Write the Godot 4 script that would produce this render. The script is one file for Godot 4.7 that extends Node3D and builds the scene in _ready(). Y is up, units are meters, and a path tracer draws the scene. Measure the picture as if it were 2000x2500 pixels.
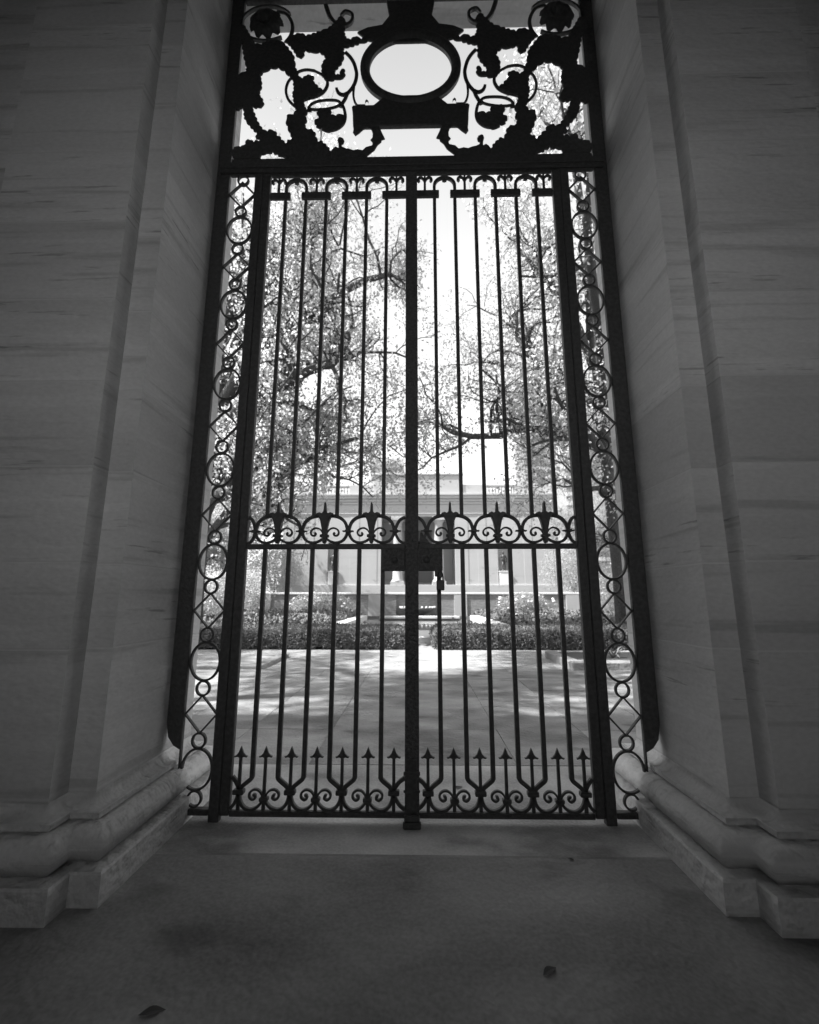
extends Node3D
# A wrought iron gate in a stone gateway, seen from the shaded side, with a sunny garden beyond.

var rng := RandomNumberGenerator.new()
var M := {}
var taken := {}


# outlines of the cast and beaten leaves of the overthrow, left half, metres in the plane of the gate
var LEAVES := {
	"vine_stem": PackedVector2Array([Vector2(-1.126, 4.351), Vector2(-1.116, 4.312), Vector2(-1.113, 4.274), Vector2(-1.105, 4.248), Vector2(-1.074, 4.2), Vector2(-1.028, 4.145), Vector2(-1.023, 4.124), Vector2(-1.033, 4.107), Vector2(-1.025, 4.088), Vector2(-1, 4.085), Vector2(-0.995, 4.065), Vector2(-0.946, 4.059), Vector2(-0.909, 4.079), Vector2(-0.936, 4.122), Vector2(-0.987, 4.156), Vector2(-1.01, 4.191), Vector2(-1.03, 4.229), Vector2(-1.046, 4.268), Vector2(-1.059, 4.306), Vector2(-1.076, 4.345), Vector2(-1.079, 4.371), Vector2(-1.062, 4.349), Vector2(-1.033, 4.344), Vector2(-1.008, 4.339), Vector2(-0.995, 4.356), Vector2(-1, 4.387), Vector2(-1.013, 4.422), Vector2(-1.036, 4.448), Vector2(-1.027, 4.479), Vector2(-1.018, 4.526), Vector2(-1.026, 4.566), Vector2(-1.035, 4.606), Vector2(-1.117, 4.644), Vector2(-1.178, 4.619), Vector2(-1.196, 4.588), Vector2(-1.202, 4.549), Vector2(-1.199, 4.5), Vector2(-1.179, 4.456), Vector2(-1.171, 4.43), Vector2(-1.198, 4.413), Vector2(-1.208, 4.383), Vector2(-1.198, 4.344), Vector2(-1.177, 4.326), Vector2(-1.15, 4.334), Vector2(-1.134, 4.36)]),
	"upper_leaf": PackedVector2Array([Vector2(-1.185, 4.954), Vector2(-1.159, 4.834), Vector2(-1.141, 4.742), Vector2(-1.121, 4.679), Vector2(-1.125, 4.652), Vector2(-1.143, 4.599), Vector2(-1.128, 4.546), Vector2(-1.024, 4.543), Vector2(-1.035, 4.606), Vector2(-1.015, 4.636), Vector2(-0.96, 4.67), Vector2(-0.909, 4.676), Vector2(-0.865, 4.65), Vector2(-0.826, 4.6), Vector2(-0.796, 4.568), Vector2(-0.769, 4.599), Vector2(-0.794, 4.666), Vector2(-0.804, 4.733), Vector2(-0.813, 4.779), Vector2(-0.841, 4.816), Vector2(-0.864, 4.857), Vector2(-0.903, 4.9), Vector2(-0.944, 4.905), Vector2(-0.98, 4.897), Vector2(-1.009, 4.893), Vector2(-1.033, 4.871), Vector2(-1.085, 4.877), Vector2(-1.122, 4.947), Vector2(-1.156, 5.013), Vector2(-1.177, 5.051)]),
	"hanging_leaf": PackedVector2Array([Vector2(-0.856, 4.893), Vector2(-0.809, 4.828), Vector2(-0.774, 4.759), Vector2(-0.743, 4.756), Vector2(-0.735, 4.831), Vector2(-0.692, 4.8), Vector2(-0.627, 4.8), Vector2(-0.597, 4.777), Vector2(-0.572, 4.74), Vector2(-0.602, 4.701), Vector2(-0.604, 4.656), Vector2(-0.594, 4.58), Vector2(-0.561, 4.553), Vector2(-0.515, 4.561), Vector2(-0.451, 4.577), Vector2(-0.458, 4.648), Vector2(-0.472, 4.646), Vector2(-0.476, 4.593), Vector2(-0.508, 4.594), Vector2(-0.534, 4.614), Vector2(-0.496, 4.671), Vector2(-0.472, 4.706), Vector2(-0.463, 4.76), Vector2(-0.469, 4.837), Vector2(-0.418, 4.842), Vector2(-0.353, 4.87), Vector2(-0.294, 4.887), Vector2(-0.295, 4.937), Vector2(-0.339, 4.897), Vector2(-0.384, 4.921), Vector2(-0.412, 4.895), Vector2(-0.448, 4.9), Vector2(-0.468, 4.965), Vector2(-0.452, 5.057), Vector2(-0.49, 5.105), Vector2(-0.526, 5.046), Vector2(-0.575, 4.996), Vector2(-0.626, 4.974), Vector2(-0.691, 4.948), Vector2(-0.727, 4.936), Vector2(-0.764, 4.96), Vector2(-0.804, 4.952)]),
	"inner_leaf": PackedVector2Array([Vector2(-0.77, 4.598), Vector2(-0.748, 4.585), Vector2(-0.733, 4.566), Vector2(-0.712, 4.592), Vector2(-0.673, 4.591), Vector2(-0.657, 4.565), Vector2(-0.678, 4.552), Vector2(-0.645, 4.52), Vector2(-0.626, 4.485), Vector2(-0.594, 4.471), Vector2(-0.614, 4.441), Vector2(-0.684, 4.417), Vector2(-0.725, 4.4), Vector2(-0.719, 4.331), Vector2(-0.779, 4.333), Vector2(-0.785, 4.415), Vector2(-0.795, 4.441), Vector2(-0.784, 4.476), Vector2(-0.793, 4.546), Vector2(-0.798, 4.59)]),
	"stem_leaf": PackedVector2Array([Vector2(-0.778, 4.338), Vector2(-0.756, 4.312), Vector2(-0.782, 4.27), Vector2(-0.807, 4.275), Vector2(-0.827, 4.254), Vector2(-0.829, 4.229), Vector2(-0.817, 4.182), Vector2(-0.797, 4.127), Vector2(-0.777, 4.085), Vector2(-0.794, 4.068), Vector2(-0.815, 4.069), Vector2(-0.817, 4.052), Vector2(-0.802, 4.019), Vector2(-0.821, 3.995), Vector2(-0.797, 3.916), Vector2(-0.519, 3.91), Vector2(-0.521, 3.972), Vector2(-0.535, 3.984), Vector2(-0.55, 4.009), Vector2(-0.575, 4.035), Vector2(-0.596, 4.056), Vector2(-0.613, 4.044), Vector2(-0.632, 4.09), Vector2(-0.641, 4.132), Vector2(-0.655, 4.153), Vector2(-0.68, 4.149), Vector2(-0.698, 4.166), Vector2(-0.713, 4.188), Vector2(-0.693, 4.23), Vector2(-0.712, 4.251), Vector2(-0.693, 4.298), Vector2(-0.726, 4.341)]),
	"corner_leaf": PackedVector2Array([Vector2(-1.163, 3.924), Vector2(-1.183, 3.97), Vector2(-1.196, 3.994), Vector2(-1.154, 3.989), Vector2(-1.163, 4.019), Vector2(-1.142, 4.022), Vector2(-1.106, 3.997), Vector2(-1.118, 4.026), Vector2(-1.101, 4.032), Vector2(-1.072, 4.017), Vector2(-1.093, 4.063), Vector2(-1.076, 4.079), Vector2(-1.058, 4.07), Vector2(-1.039, 4.045), Vector2(-1.033, 4.061), Vector2(-1.002, 4.061), Vector2(-0.996, 4.073), Vector2(-1, 4.085), Vector2(-0.986, 4.152), Vector2(-0.939, 4.122), Vector2(-0.941, 4.155), Vector2(-0.92, 4.151), Vector2(-0.902, 4.138), Vector2(-0.889, 4.104), Vector2(-0.875, 4.099), Vector2(-0.856, 4.066), Vector2(-0.798, 4.013), Vector2(-0.79, 3.916), Vector2(-0.853, 3.938), Vector2(-0.871, 3.959), Vector2(-0.895, 3.955), Vector2(-0.907, 3.976), Vector2(-0.941, 3.964), Vector2(-0.964, 3.953), Vector2(-0.978, 3.953), Vector2(-0.984, 3.937), Vector2(-0.983, 3.92)]),
	"lower_rosette": PackedVector2Array([Vector2(-0.616, 4.309), Vector2(-0.617, 4.257), Vector2(-0.613, 4.232), Vector2(-0.64, 4.207), Vector2(-0.622, 4.186), Vector2(-0.628, 4.165), Vector2(-0.586, 4.16), Vector2(-0.589, 4.139), Vector2(-0.567, 4.126), Vector2(-0.522, 4.133), Vector2(-0.474, 4.153), Vector2(-0.444, 4.194), Vector2(-0.456, 4.262), Vector2(-0.498, 4.25), Vector2(-0.533, 4.255), Vector2(-0.542, 4.307)]),
	"foot_scroll": PackedVector2Array([Vector2(-0.391, 4.312), Vector2(-0.375, 4.151), Vector2(-0.381, 4.113), Vector2(-0.365, 4.088), Vector2(-0.338, 4.108), Vector2(-0.311, 4.137), Vector2(-0.283, 4.149), Vector2(-0.259, 4.135), Vector2(-0.25, 4.106), Vector2(-0.251, 4.069), Vector2(-0.264, 4.052), Vector2(-0.249, 4.031), Vector2(-0.253, 4.007), Vector2(-0.294, 3.995), Vector2(-0.315, 3.971), Vector2(-0.346, 3.98), Vector2(-0.373, 3.973), Vector2(-0.401, 3.985), Vector2(-0.425, 3.99), Vector2(-0.449, 4.003), Vector2(-0.453, 4.02), Vector2(-0.44, 4.027), Vector2(-0.435, 4.048), Vector2(-0.444, 4.069), Vector2(-0.462, 4.078), Vector2(-0.476, 4.074), Vector2(-0.482, 4.053), Vector2(-0.474, 4.02), Vector2(-0.473, 3.991), Vector2(-0.491, 4.004), Vector2(-0.508, 3.992), Vector2(-0.521, 3.972), Vector2(-0.519, 3.91), Vector2(-0.283, 3.905), Vector2(-0.283, 3.926), Vector2(-0.236, 3.97), Vector2(-0.216, 4.01), Vector2(-0.192, 4.034), Vector2(-0.189, 4.051), Vector2(-0.168, 4.059), Vector2(-0.189, 4.109), Vector2(-0.205, 4.155), Vector2(-0.207, 4.307)]),
	"bar_finial": PackedVector2Array([Vector2(-0.38, 4.363), Vector2(-0.36, 4.332), Vector2(-0.304, 4.331), Vector2(-0.303, 4.361), Vector2(-0.292, 4.371), Vector2(-0.281, 4.356), Vector2(-0.276, 4.317), Vector2(-0.198, 4.316), Vector2(-0.198, 4.298), Vector2(-0.391, 4.303), Vector2(-0.391, 4.314), Vector2(-0.374, 4.32), Vector2(-0.388, 4.428)]),
}
# scrolls of flat bar: name, path, width at both ends, closed
var SCROLLS := [
	["scroll_ring", PackedVector2Array([Vector2(-0.657, 4.644), Vector2(-0.613, 4.616), Vector2(-0.576, 4.576), Vector2(-0.565, 4.536), Vector2(-0.573, 4.497), Vector2(-0.597, 4.458), Vector2(-0.642, 4.429), Vector2(-0.684, 4.417), Vector2(-0.719, 4.405)]), 0.016, 0.03, false],
	["scroll_ring", PackedVector2Array([Vector2(-0.657, 4.644), Vector2(-0.708, 4.654), Vector2(-0.75, 4.647), Vector2(-0.785, 4.625), Vector2(-0.809, 4.595), Vector2(-0.836, 4.552), Vector2(-0.847, 4.486), Vector2(-0.833, 4.42), Vector2(-0.798, 4.368), Vector2(-0.751, 4.328), Vector2(-0.708, 4.314), Vector2(-0.665, 4.309)]), 0.018, 0.018, false],
	["c_scroll", PackedVector2Array([Vector2(-0.449, 4.795), Vector2(-0.416, 4.754), Vector2(-0.39, 4.704), Vector2(-0.374, 4.646), Vector2(-0.368, 4.601), Vector2(-0.375, 4.544), Vector2(-0.395, 4.492), Vector2(-0.426, 4.445), Vector2(-0.439, 4.406), Vector2(-0.459, 4.364), Vector2(-0.473, 4.334)]), 0.024, 0.024, false],
	["scroll_hook", PackedVector2Array([Vector2(-0.426, 4.445), Vector2(-0.454, 4.433), Vector2(-0.483, 4.446), Vector2(-0.498, 4.473), Vector2(-0.502, 4.49)]), 0.03, 0.018, false],
	["scroll_tail", PackedVector2Array([Vector2(-0.382, 4.513), Vector2(-0.386, 4.448), Vector2(-0.383, 4.405), Vector2(-0.371, 4.362), Vector2(-0.35, 4.331)]), 0.016, 0.014, false],
	["flat_ring", PackedVector2Array([Vector2(-0.684, 4.332), Vector2(-0.664, 4.361), Vector2(-0.622, 4.382), Vector2(-0.573, 4.389), Vector2(-0.516, 4.388), Vector2(-0.484, 4.378), Vector2(-0.473, 4.361), Vector2(-0.487, 4.34), Vector2(-0.528, 4.324), Vector2(-0.584, 4.314), Vector2(-0.644, 4.313), Vector2(-0.68, 4.323)]), 0.018, 0.018, true],
	["lower_scroll", PackedVector2Array([Vector2(-0.466, 4.365), Vector2(-0.448, 4.322), Vector2(-0.437, 4.27), Vector2(-0.438, 4.228), Vector2(-0.451, 4.19), Vector2(-0.478, 4.161), Vector2(-0.512, 4.145), Vector2(-0.561, 4.142)]), 0.018, 0.03, false],
	["crest_arc", PackedVector2Array([Vector2(-0.943, 5.162), Vector2(-0.879, 5.141), Vector2(-0.839, 5.078), Vector2(-0.824, 5.008), Vector2(-0.836, 4.939), Vector2(-0.866, 4.885)]), 0.018, 0.03, false],
]

func _ready() -> void:
	rng.seed = 20240
	# camera
	var cam := Camera3D.new()
	cam.name = "camera"
	cam.fov = 96.55
	cam.near = 0.05
	cam.far = 1500.0
	var soft := CameraAttributesPhysical.new()   # the softness of a pinhole: a wide opening for so short a lens
	soft.frustum_focal_length = 10.70
	soft.frustum_near = 0.05
	soft.frustum_far = 1500.0
	soft.frustum_focus_distance = 2.1
	soft.exposure_aperture = 1.9
	cam.attributes = soft
	cam.position = Vector3(0.04, 1.094, 0.0)
	cam.rotation = Vector3(deg_to_rad(10.65), deg_to_rad(1.08), 0)
	add_child(cam)
	cam.current = true
	# sky
	var we := WorldEnvironment.new()
	we.name = "world"
	var env := Environment.new()
	env.background_mode = Environment.BG_SKY
	var sky := Sky.new()
	var sm := ProceduralSkyMaterial.new()
	sm.sky_top_color = grey(0.05)
	sm.sky_horizon_color = grey(0.57)
	sm.sky_curve = 1.0
	sm.ground_bottom_color = grey(0.15)
	sm.ground_horizon_color = grey(0.6)
	sm.sun_angle_max = 40.0
	sky.sky_material = sm
	env.sky = sky
	env.tonemap_mode = Environment.TONE_MAPPER_LINEAR
	env.tonemap_exposure = 3.1
	env.sdfgi_enabled = true
	env.ssao_enabled = true
	env.ssil_enabled = true
	we.environment = env
	add_child(we)
	# sun
	var sun := DirectionalLight3D.new()
	sun.name = "sun"
	sun.light_energy = 1.2
	sun.light_color = Color(1.0, 1.0, 1.0)
	sun.light_angular_distance = 0.5
	sun.shadow_enabled = true
	var az := deg_to_rad(-106.0)
	var el := deg_to_rad(52.0)
	var to_sun := Vector3(sin(az) * cos(el), sin(el), -cos(az) * cos(el))
	sun.basis = Basis.looking_at(-to_sun, Vector3.UP)
	add_child(sun)
	make_materials()
	make_gateway()
	make_garden()
	make_far()
	make_gate()
	make_trees()
	make_debris()

# ---------------------------------------------------------------- naming and tagging
func numbered(called: String) -> String:
	if not taken.has(called):
		taken[called] = 0
		return called
	taken[called] += 1
	return "%s_%03d" % [called, taken[called]]

func tag(o: Node, label: String, category: String, group := "") -> void:
	o.set_meta("label", label)
	o.set_meta("category", category)
	if group != "":
		o.set_meta("group", group)

func thing(called: String, label: String, category: String, at := Vector3.ZERO, group := "") -> Node3D:
	var o := Node3D.new()
	o.name = numbered(called)
	add_child(o)
	o.position = at
	tag(o, label, category, group)
	return o

func part(parent: Node, called: String, mesh: Mesh, mat: Material, at := Vector3.ZERO) -> MeshInstance3D:
	var o := MeshInstance3D.new()
	o.mesh = mesh
	o.material_override = null
	o.set_surface_override_material(0, mat)
	o.position = at
	if parent == self:
		o.name = numbered(called)
	else:
		var n := 0
		var nm := called
		while parent.has_node(NodePath(nm)):
			n += 1
			nm = "%s_%03d" % [called, n]
		o.name = nm
	parent.add_child(o, true)
	return o

func structure(called: String, mesh: Mesh, mat: Material) -> MeshInstance3D:
	var o := part(self, called, mesh, mat)
	o.set_meta("kind", "structure")
	return o

# ---------------------------------------------------------------- mesh helpers
func begin() -> SurfaceTool:
	var st := SurfaceTool.new()
	st.begin(Mesh.PRIMITIVE_TRIANGLES)
	st.set_smooth_group(-1)
	return st

func done(st: SurfaceTool) -> ArrayMesh:
	st.generate_normals()
	return st.commit()

# a triangle / quad whose front looks along "outward"
func tri(st: SurfaceTool, a: Vector3, b: Vector3, c: Vector3, outward: Vector3) -> void:
	if (b - a).cross(c - a).dot(outward) > 0.0:
		st.add_vertex(a); st.add_vertex(c); st.add_vertex(b)
	else:
		st.add_vertex(a); st.add_vertex(b); st.add_vertex(c)

func quad(st: SurfaceTool, a: Vector3, b: Vector3, c: Vector3, d: Vector3, outward: Vector3) -> void:
	tri(st, a, b, c, outward)
	tri(st, a, c, d, outward)

# box with chamfered edges
func box(st: SurfaceTool, c: Vector3, s: Vector3, ch := 0.0) -> void:
	var h := s * 0.5
	ch = minf(ch, minf(h.x, minf(h.y, h.z)) * 0.49)
	for ax in 3:
		var bx := (ax + 1) % 3
		var cx := (ax + 2) % 3
		for sg in [-1.0, 1.0]:
			var n := Vector3.ZERO
			n[ax] = sg
			var q: Array[Vector3] = []
			for k in [[-1, -1], [1, -1], [1, 1], [-1, 1]]:
				var p := Vector3.ZERO
				p[ax] = sg * h[ax]
				p[bx] = k[0] * (h[bx] - ch)
				p[cx] = k[1] * (h[cx] - ch)
				q.append(c + p)
			quad(st, q[0], q[1], q[2], q[3], n)
	if ch <= 0.0:
		return
	for ax in 3:
		var bx := (ax + 1) % 3
		var cx := (ax + 2) % 3
		for sb in [-1.0, 1.0]:
			for sc in [-1.0, 1.0]:
				var q: Array[Vector3] = []
				for k in [[-1, 0], [1, 0], [1, 1], [-1, 1]]:
					var p := Vector3.ZERO
					p[ax] = k[0] * (h[ax] - ch)
					p[bx] = sb * (h[bx] - (ch if k[1] == 1 else 0.0))
					p[cx] = sc * (h[cx] - (0.0 if k[1] == 1 else ch))
					q.append(c + p)
				var n := Vector3.ZERO
				n[bx] = sb
				n[cx] = sc
				quad(st, q[0], q[1], q[2], q[3], n)
	for sx in [-1.0, 1.0]:
		for sy in [-1.0, 1.0]:
			for sz in [-1.0, 1.0]:
				var k := Vector3(sx, sy, sz)
				tri(st, c + k * Vector3(h.x, h.y - ch, h.z - ch), c + k * Vector3(h.x - ch, h.y, h.z - ch), c + k * Vector3(h.x - ch, h.y - ch, h.z), k)

func box_mesh(s: Vector3, ch := 0.0) -> ArrayMesh:
	var st := begin()
	box(st, Vector3.ZERO, s, ch)
	return done(st)

# box from its two corners
func boxc(st: SurfaceTool, lo: Vector3, hi: Vector3, ch := 0.0) -> void:
	box(st, (lo + hi) * 0.5, hi - lo, ch)

# outline in x,y extruded from z0 (front, nearer +z) to z1, edges of the front bevelled
func plate(st: SurfaceTool, outline: PackedVector2Array, z0: float, z1: float, bevel := 0.004) -> void:
	var o := outline
	if Geometry2D.is_polygon_clockwise(o):
		o = o.duplicate()
		o.reverse()
	var inner: PackedVector2Array = []
	var n := o.size()
	for i in n:
		var a := o[(i + n - 1) % n]
		var b := o[i]
		var c := o[(i + 1) % n]
		var e1 := (b - a).normalized()
		var e2 := (c - b).normalized()
		var nn := (Vector2(-e1.y, e1.x) + Vector2(-e2.y, e2.x))
		nn = nn.normalized() if nn.length() > 0.01 else Vector2.ZERO
		inner.append(b + nn * bevel)
	var idx := Geometry2D.triangulate_polygon(inner)
	if idx.is_empty():
		inner = o
		idx = Geometry2D.triangulate_polygon(o)
	for sgn in [1.0, -1.0]:
		var zz := z0 if sgn > 0.0 else z1
		for t in range(0, idx.size(), 3):
			tri(st, Vector3(inner[idx[t]].x, inner[idx[t]].y, zz), Vector3(inner[idx[t + 1]].x, inner[idx[t + 1]].y, zz), Vector3(inner[idx[t + 2]].x, inner[idx[t + 2]].y, zz), Vector3(0, 0, sgn))
	for i in n:
		var j := (i + 1) % n
		var e := o[j] - o[i]
		var out := Vector3(e.y, -e.x, 0)
		var zf := z0 - bevel
		var zb := z1 + bevel
		quad(st, Vector3(o[i].x, o[i].y, zf), Vector3(o[j].x, o[j].y, zf), Vector3(o[j].x, o[j].y, zb), Vector3(o[i].x, o[i].y, zb), out)
		quad(st, Vector3(o[i].x, o[i].y, zf), Vector3(o[j].x, o[j].y, zf), Vector3(inner[j].x, inner[j].y, z0), Vector3(inner[i].x, inner[i].y, z0), out.normalized() + Vector3(0, 0, 1))
		quad(st, Vector3(o[i].x, o[i].y, zb), Vector3(o[j].x, o[j].y, zb), Vector3(inner[j].x, inner[j].y, z1), Vector3(inner[i].x, inner[i].y, z1), out.normalized() - Vector3(0, 0, 1))

# smooth the corners of a path (Catmull-Rom)
func smooth(pts: PackedVector2Array, steps: int, closed := false) -> PackedVector2Array:
	var r: PackedVector2Array = []
	var n := pts.size()
	for i in (n if closed else n - 1):
		var p0 := pts[(i - 1 + n) % n] if closed or i > 0 else pts[0]
		var p1 := pts[i]
		var p2 := pts[(i + 1) % n]
		var p3 := pts[(i + 2) % n] if closed or i + 2 < n else pts[n - 1]
		for k in steps:
			r.append(p1.cubic_interpolate(p2, p0, p3, float(k) / steps))
	if not closed:
		r.append(pts[n - 1])
	return r

# flat iron bent along a path: rectangular section, width w (tapering to w1), from z0 to z1
func ribbon(st: SurfaceTool, pts: PackedVector2Array, w: float, w1: float, z0: float, z1: float, closed := false) -> void:
	var n := pts.size()
	var l: PackedVector2Array = []
	var r: PackedVector2Array = []
	for i in n:
		var a := pts[(i - 1 + n) % n] if closed or i > 0 else pts[i]
		var b := pts[(i + 1) % n] if closed or i < n - 1 else pts[i]
		var t := (b - a).normalized()
		var hw := lerpf(w, w1, float(i) / maxf(1, n - 1)) * 0.5
		l.append(pts[i] + Vector2(-t.y, t.x) * hw)
		r.append(pts[i] - Vector2(-t.y, t.x) * hw)
	var bv := minf(0.003, minf(w, w1) * 0.25)
	for i in (n if closed else n - 1):
		var j := (i + 1) % n
		var sl := Vector3(l[i].x - r[i].x, l[i].y - r[i].y, 0).normalized()
		var li := l[i].lerp(r[i], bv / w)
		var lj := l[j].lerp(r[j], bv / w)
		var ri := r[i].lerp(l[i], bv / w)
		var rj := r[j].lerp(l[j], bv / w)
		quad(st, v3(li, z0), v3(lj, z0), v3(rj, z0), v3(ri, z0), Vector3(0, 0, 1))
		quad(st, v3(li, z1), v3(lj, z1), v3(rj, z1), v3(ri, z1), Vector3(0, 0, -1))
		quad(st, v3(l[i], z0 - bv), v3(l[j], z0 - bv), v3(l[j], z1 + bv), v3(l[i], z1 + bv), sl)
		quad(st, v3(r[i], z0 - bv), v3(r[j], z0 - bv), v3(r[j], z1 + bv), v3(r[i], z1 + bv), -sl)
		quad(st, v3(l[i], z0 - bv), v3(l[j], z0 - bv), v3(lj, z0), v3(li, z0), sl + Vector3(0, 0, 1))
		quad(st, v3(r[i], z0 - bv), v3(r[j], z0 - bv), v3(rj, z0), v3(ri, z0), -sl + Vector3(0, 0, 1))
		quad(st, v3(l[i], z1 + bv), v3(l[j], z1 + bv), v3(lj, z1), v3(li, z1), sl - Vector3(0, 0, 1))
		quad(st, v3(r[i], z1 + bv), v3(r[j], z1 + bv), v3(rj, z1), v3(ri, z1), -sl - Vector3(0, 0, 1))
	if not closed:
		quad(st, v3(l[0], z0), v3(r[0], z0), v3(r[0], z1), v3(l[0], z1), v3(pts[0] - pts[1], 0))
		quad(st, v3(l[n - 1], z0), v3(r[n - 1], z0), v3(r[n - 1], z1), v3(l[n - 1], z1), v3(pts[n - 1] - pts[n - 2], 0))

func v3(p: Vector2, z: float) -> Vector3:
	return Vector3(p.x, p.y, z)

func ellipse(c: Vector2, rx: float, ry: float, n: int, from := 0.0, to := TAU) -> PackedVector2Array:
	var r: PackedVector2Array = []
	var full := absf(to - from - TAU) < 0.001
	for i in (n if full else n + 1):
		var a := lerpf(from, to, float(i) / n)
		r.append(c + Vector2(cos(a) * rx, sin(a) * ry))
	return r

# round tube through points with a radius each
func tube(st: SurfaceTool, p: PackedVector3Array, rad: PackedFloat32Array, sides: int) -> void:
	var n := p.size()
	var rings: Array[PackedVector3Array] = []
	var side := Vector3.ZERO
	for i in n:
		var t := (p[mini(i + 1, n - 1)] - p[maxi(i - 1, 0)]).normalized()
		if side == Vector3.ZERO:
			side = t.cross(Vector3(0.13, 0.31, 0.94)).normalized()
		side = (side - t * side.dot(t)).normalized()
		var up := t.cross(side)
		var ring: PackedVector3Array = []
		for k in sides:
			var a := TAU * k / sides
			ring.append(p[i] + (side * cos(a) + up * sin(a)) * rad[i])
		rings.append(ring)
	for i in n - 1:
		for k in sides:
			var k2 := (k + 1) % sides
			quad(st, rings[i][k], rings[i][k2], rings[i + 1][k2], rings[i + 1][k], rings[i][k] + rings[i][k2] - p[i] * 2.0)
	for k in range(1, sides - 1):
		tri(st, rings[0][0], rings[0][k], rings[0][k + 1], p[0] - p[1])
		tri(st, rings[n - 1][0], rings[n - 1][k], rings[n - 1][k + 1], p[n - 1] - p[n - 2])

# profile of (radius, height) turned round a vertical axis
func lathe(st: SurfaceTool, c: Vector3, prof: PackedVector2Array, sides: int, turn := TAU, start := 0.0) -> void:
	for i in prof.size() - 1:
		var d := prof[i + 1] - prof[i]
		for k in sides:
			var a := start + turn * k / sides
			var b := start + turn * (k + 1) / sides
			var ea := Vector3(cos(a), 0, sin(a))
			var eb := Vector3(cos(b), 0, sin(b))
			var out := (ea + eb) * d.y - Vector3(0, 2, 0) * d.x
			quad(st, c + ea * prof[i].x + Vector3(0, prof[i].y, 0), c + eb * prof[i].x + Vector3(0, prof[i].y, 0), c + eb * prof[i + 1].x + Vector3(0, prof[i + 1].y, 0), c + ea * prof[i + 1].x + Vector3(0, prof[i + 1].y, 0), out)

# profile (outward distance, height) carried along a path in plan (x,z), the outside to the left of travel
func mould(st: SurfaceTool, path: PackedVector2Array, prof: PackedVector2Array, flip: float) -> void:
	var n := path.size()
	var off: PackedVector2Array = []
	for i in n:
		var e1 := (path[i] - path[maxi(i - 1, 0)]).normalized() if i > 0 else (path[1] - path[0]).normalized()
		var e2 := (path[mini(i + 1, n - 1)] - path[i]).normalized() if i < n - 1 else e1
		var n1 := Vector2(e1.y, -e1.x) * flip
		var n2 := Vector2(e2.y, -e2.x) * flip
		off.append((n1 + n2) / maxf(0.3, 1.0 + n1.dot(n2)))
	for i in n - 1:
		var nn := (off[i] + off[i + 1]).normalized()
		for k in prof.size() - 1:
			var d := prof[k + 1] - prof[k]
			var a := path[i] + off[i] * prof[k].x
			var b := path[i + 1] + off[i + 1] * prof[k].x
			var c := path[i + 1] + off[i + 1] * prof[k + 1].x
			var e := path[i] + off[i] * prof[k + 1].x
			var out := Vector3(nn.x, 0, nn.y) * d.y - Vector3(0, 1, 0) * d.x
			quad(st, Vector3(a.x, prof[k].y, a.y), Vector3(b.x, prof[k].y, b.y), Vector3(c.x, prof[k + 1].y, c.y), Vector3(e.x, prof[k + 1].y, e.y), out)

# plan outline (x,z) raised from y0 to y1, top and bottom edges chamfered
func slab(st: SurfaceTool, plan: PackedVector2Array, y0: float, y1: float, ch: float) -> void:
	var o := plan
	if Geometry2D.is_polygon_clockwise(o):
		o = o.duplicate()
		o.reverse()
	var n := o.size()
	var inn: PackedVector2Array = []
	for i in n:
		var e1 := (o[i] - o[(i + n - 1) % n]).normalized()
		var e2 := (o[(i + 1) % n] - o[i]).normalized()
		var n1 := Vector2(-e1.y, e1.x)
		var n2 := Vector2(-e2.y, e2.x)
		inn.append(o[i] + (n1 + n2) / maxf(0.3, 1.0 + n1.dot(n2)) * ch)
	var idx := Geometry2D.triangulate_polygon(inn)
	for sg in [1.0, -1.0]:
		var y := y1 if sg > 0.0 else y0
		for t in range(0, idx.size(), 3):
			tri(st, Vector3(inn[idx[t]].x, y, inn[idx[t]].y), Vector3(inn[idx[t + 1]].x, y, inn[idx[t + 1]].y), Vector3(inn[idx[t + 2]].x, y, inn[idx[t + 2]].y), Vector3(0, sg, 0))
	for i in n:
		var j := (i + 1) % n
		var e := o[j] - o[i]
		var out := Vector3(e.y, 0, -e.x)
		quad(st, Vector3(o[i].x, y0 + ch, o[i].y), Vector3(o[j].x, y0 + ch, o[j].y), Vector3(o[j].x, y1 - ch, o[j].y), Vector3(o[i].x, y1 - ch, o[i].y), out)
		quad(st, Vector3(o[i].x, y1 - ch, o[i].y), Vector3(o[j].x, y1 - ch, o[j].y), Vector3(inn[j].x, y1, inn[j].y), Vector3(inn[i].x, y1, inn[i].y), out.normalized() + Vector3(0, 1, 0))
		quad(st, Vector3(o[i].x, y0 + ch, o[i].y), Vector3(o[j].x, y0 + ch, o[j].y), Vector3(inn[j].x, y0, inn[j].y), Vector3(inn[i].x, y0, inn[i].y), out.normalized() - Vector3(0, 1, 0))

func mirrored(p: PackedVector2Array) -> PackedVector2Array:
	var r: PackedVector2Array = []
	for q in p:
		r.append(Vector2(-q.x, q.y))
	return r

func shifted(p: PackedVector2Array, d: Vector2, sx := 1.0) -> PackedVector2Array:
	var r: PackedVector2Array = []
	for q in p:
		r.append(Vector2(q.x * sx, q.y) + d)
	return r

# ---------------------------------------------------------------- materials
func grey(v: float) -> Color:
	return Color(v, v, v).linear_to_srgb()

func plain(v: float, rough := 0.85, metal := 0.0) -> StandardMaterial3D:
	var m := StandardMaterial3D.new()
	m.albedo_color = grey(v)
	m.roughness = rough
	m.metallic = metal
	return m

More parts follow.
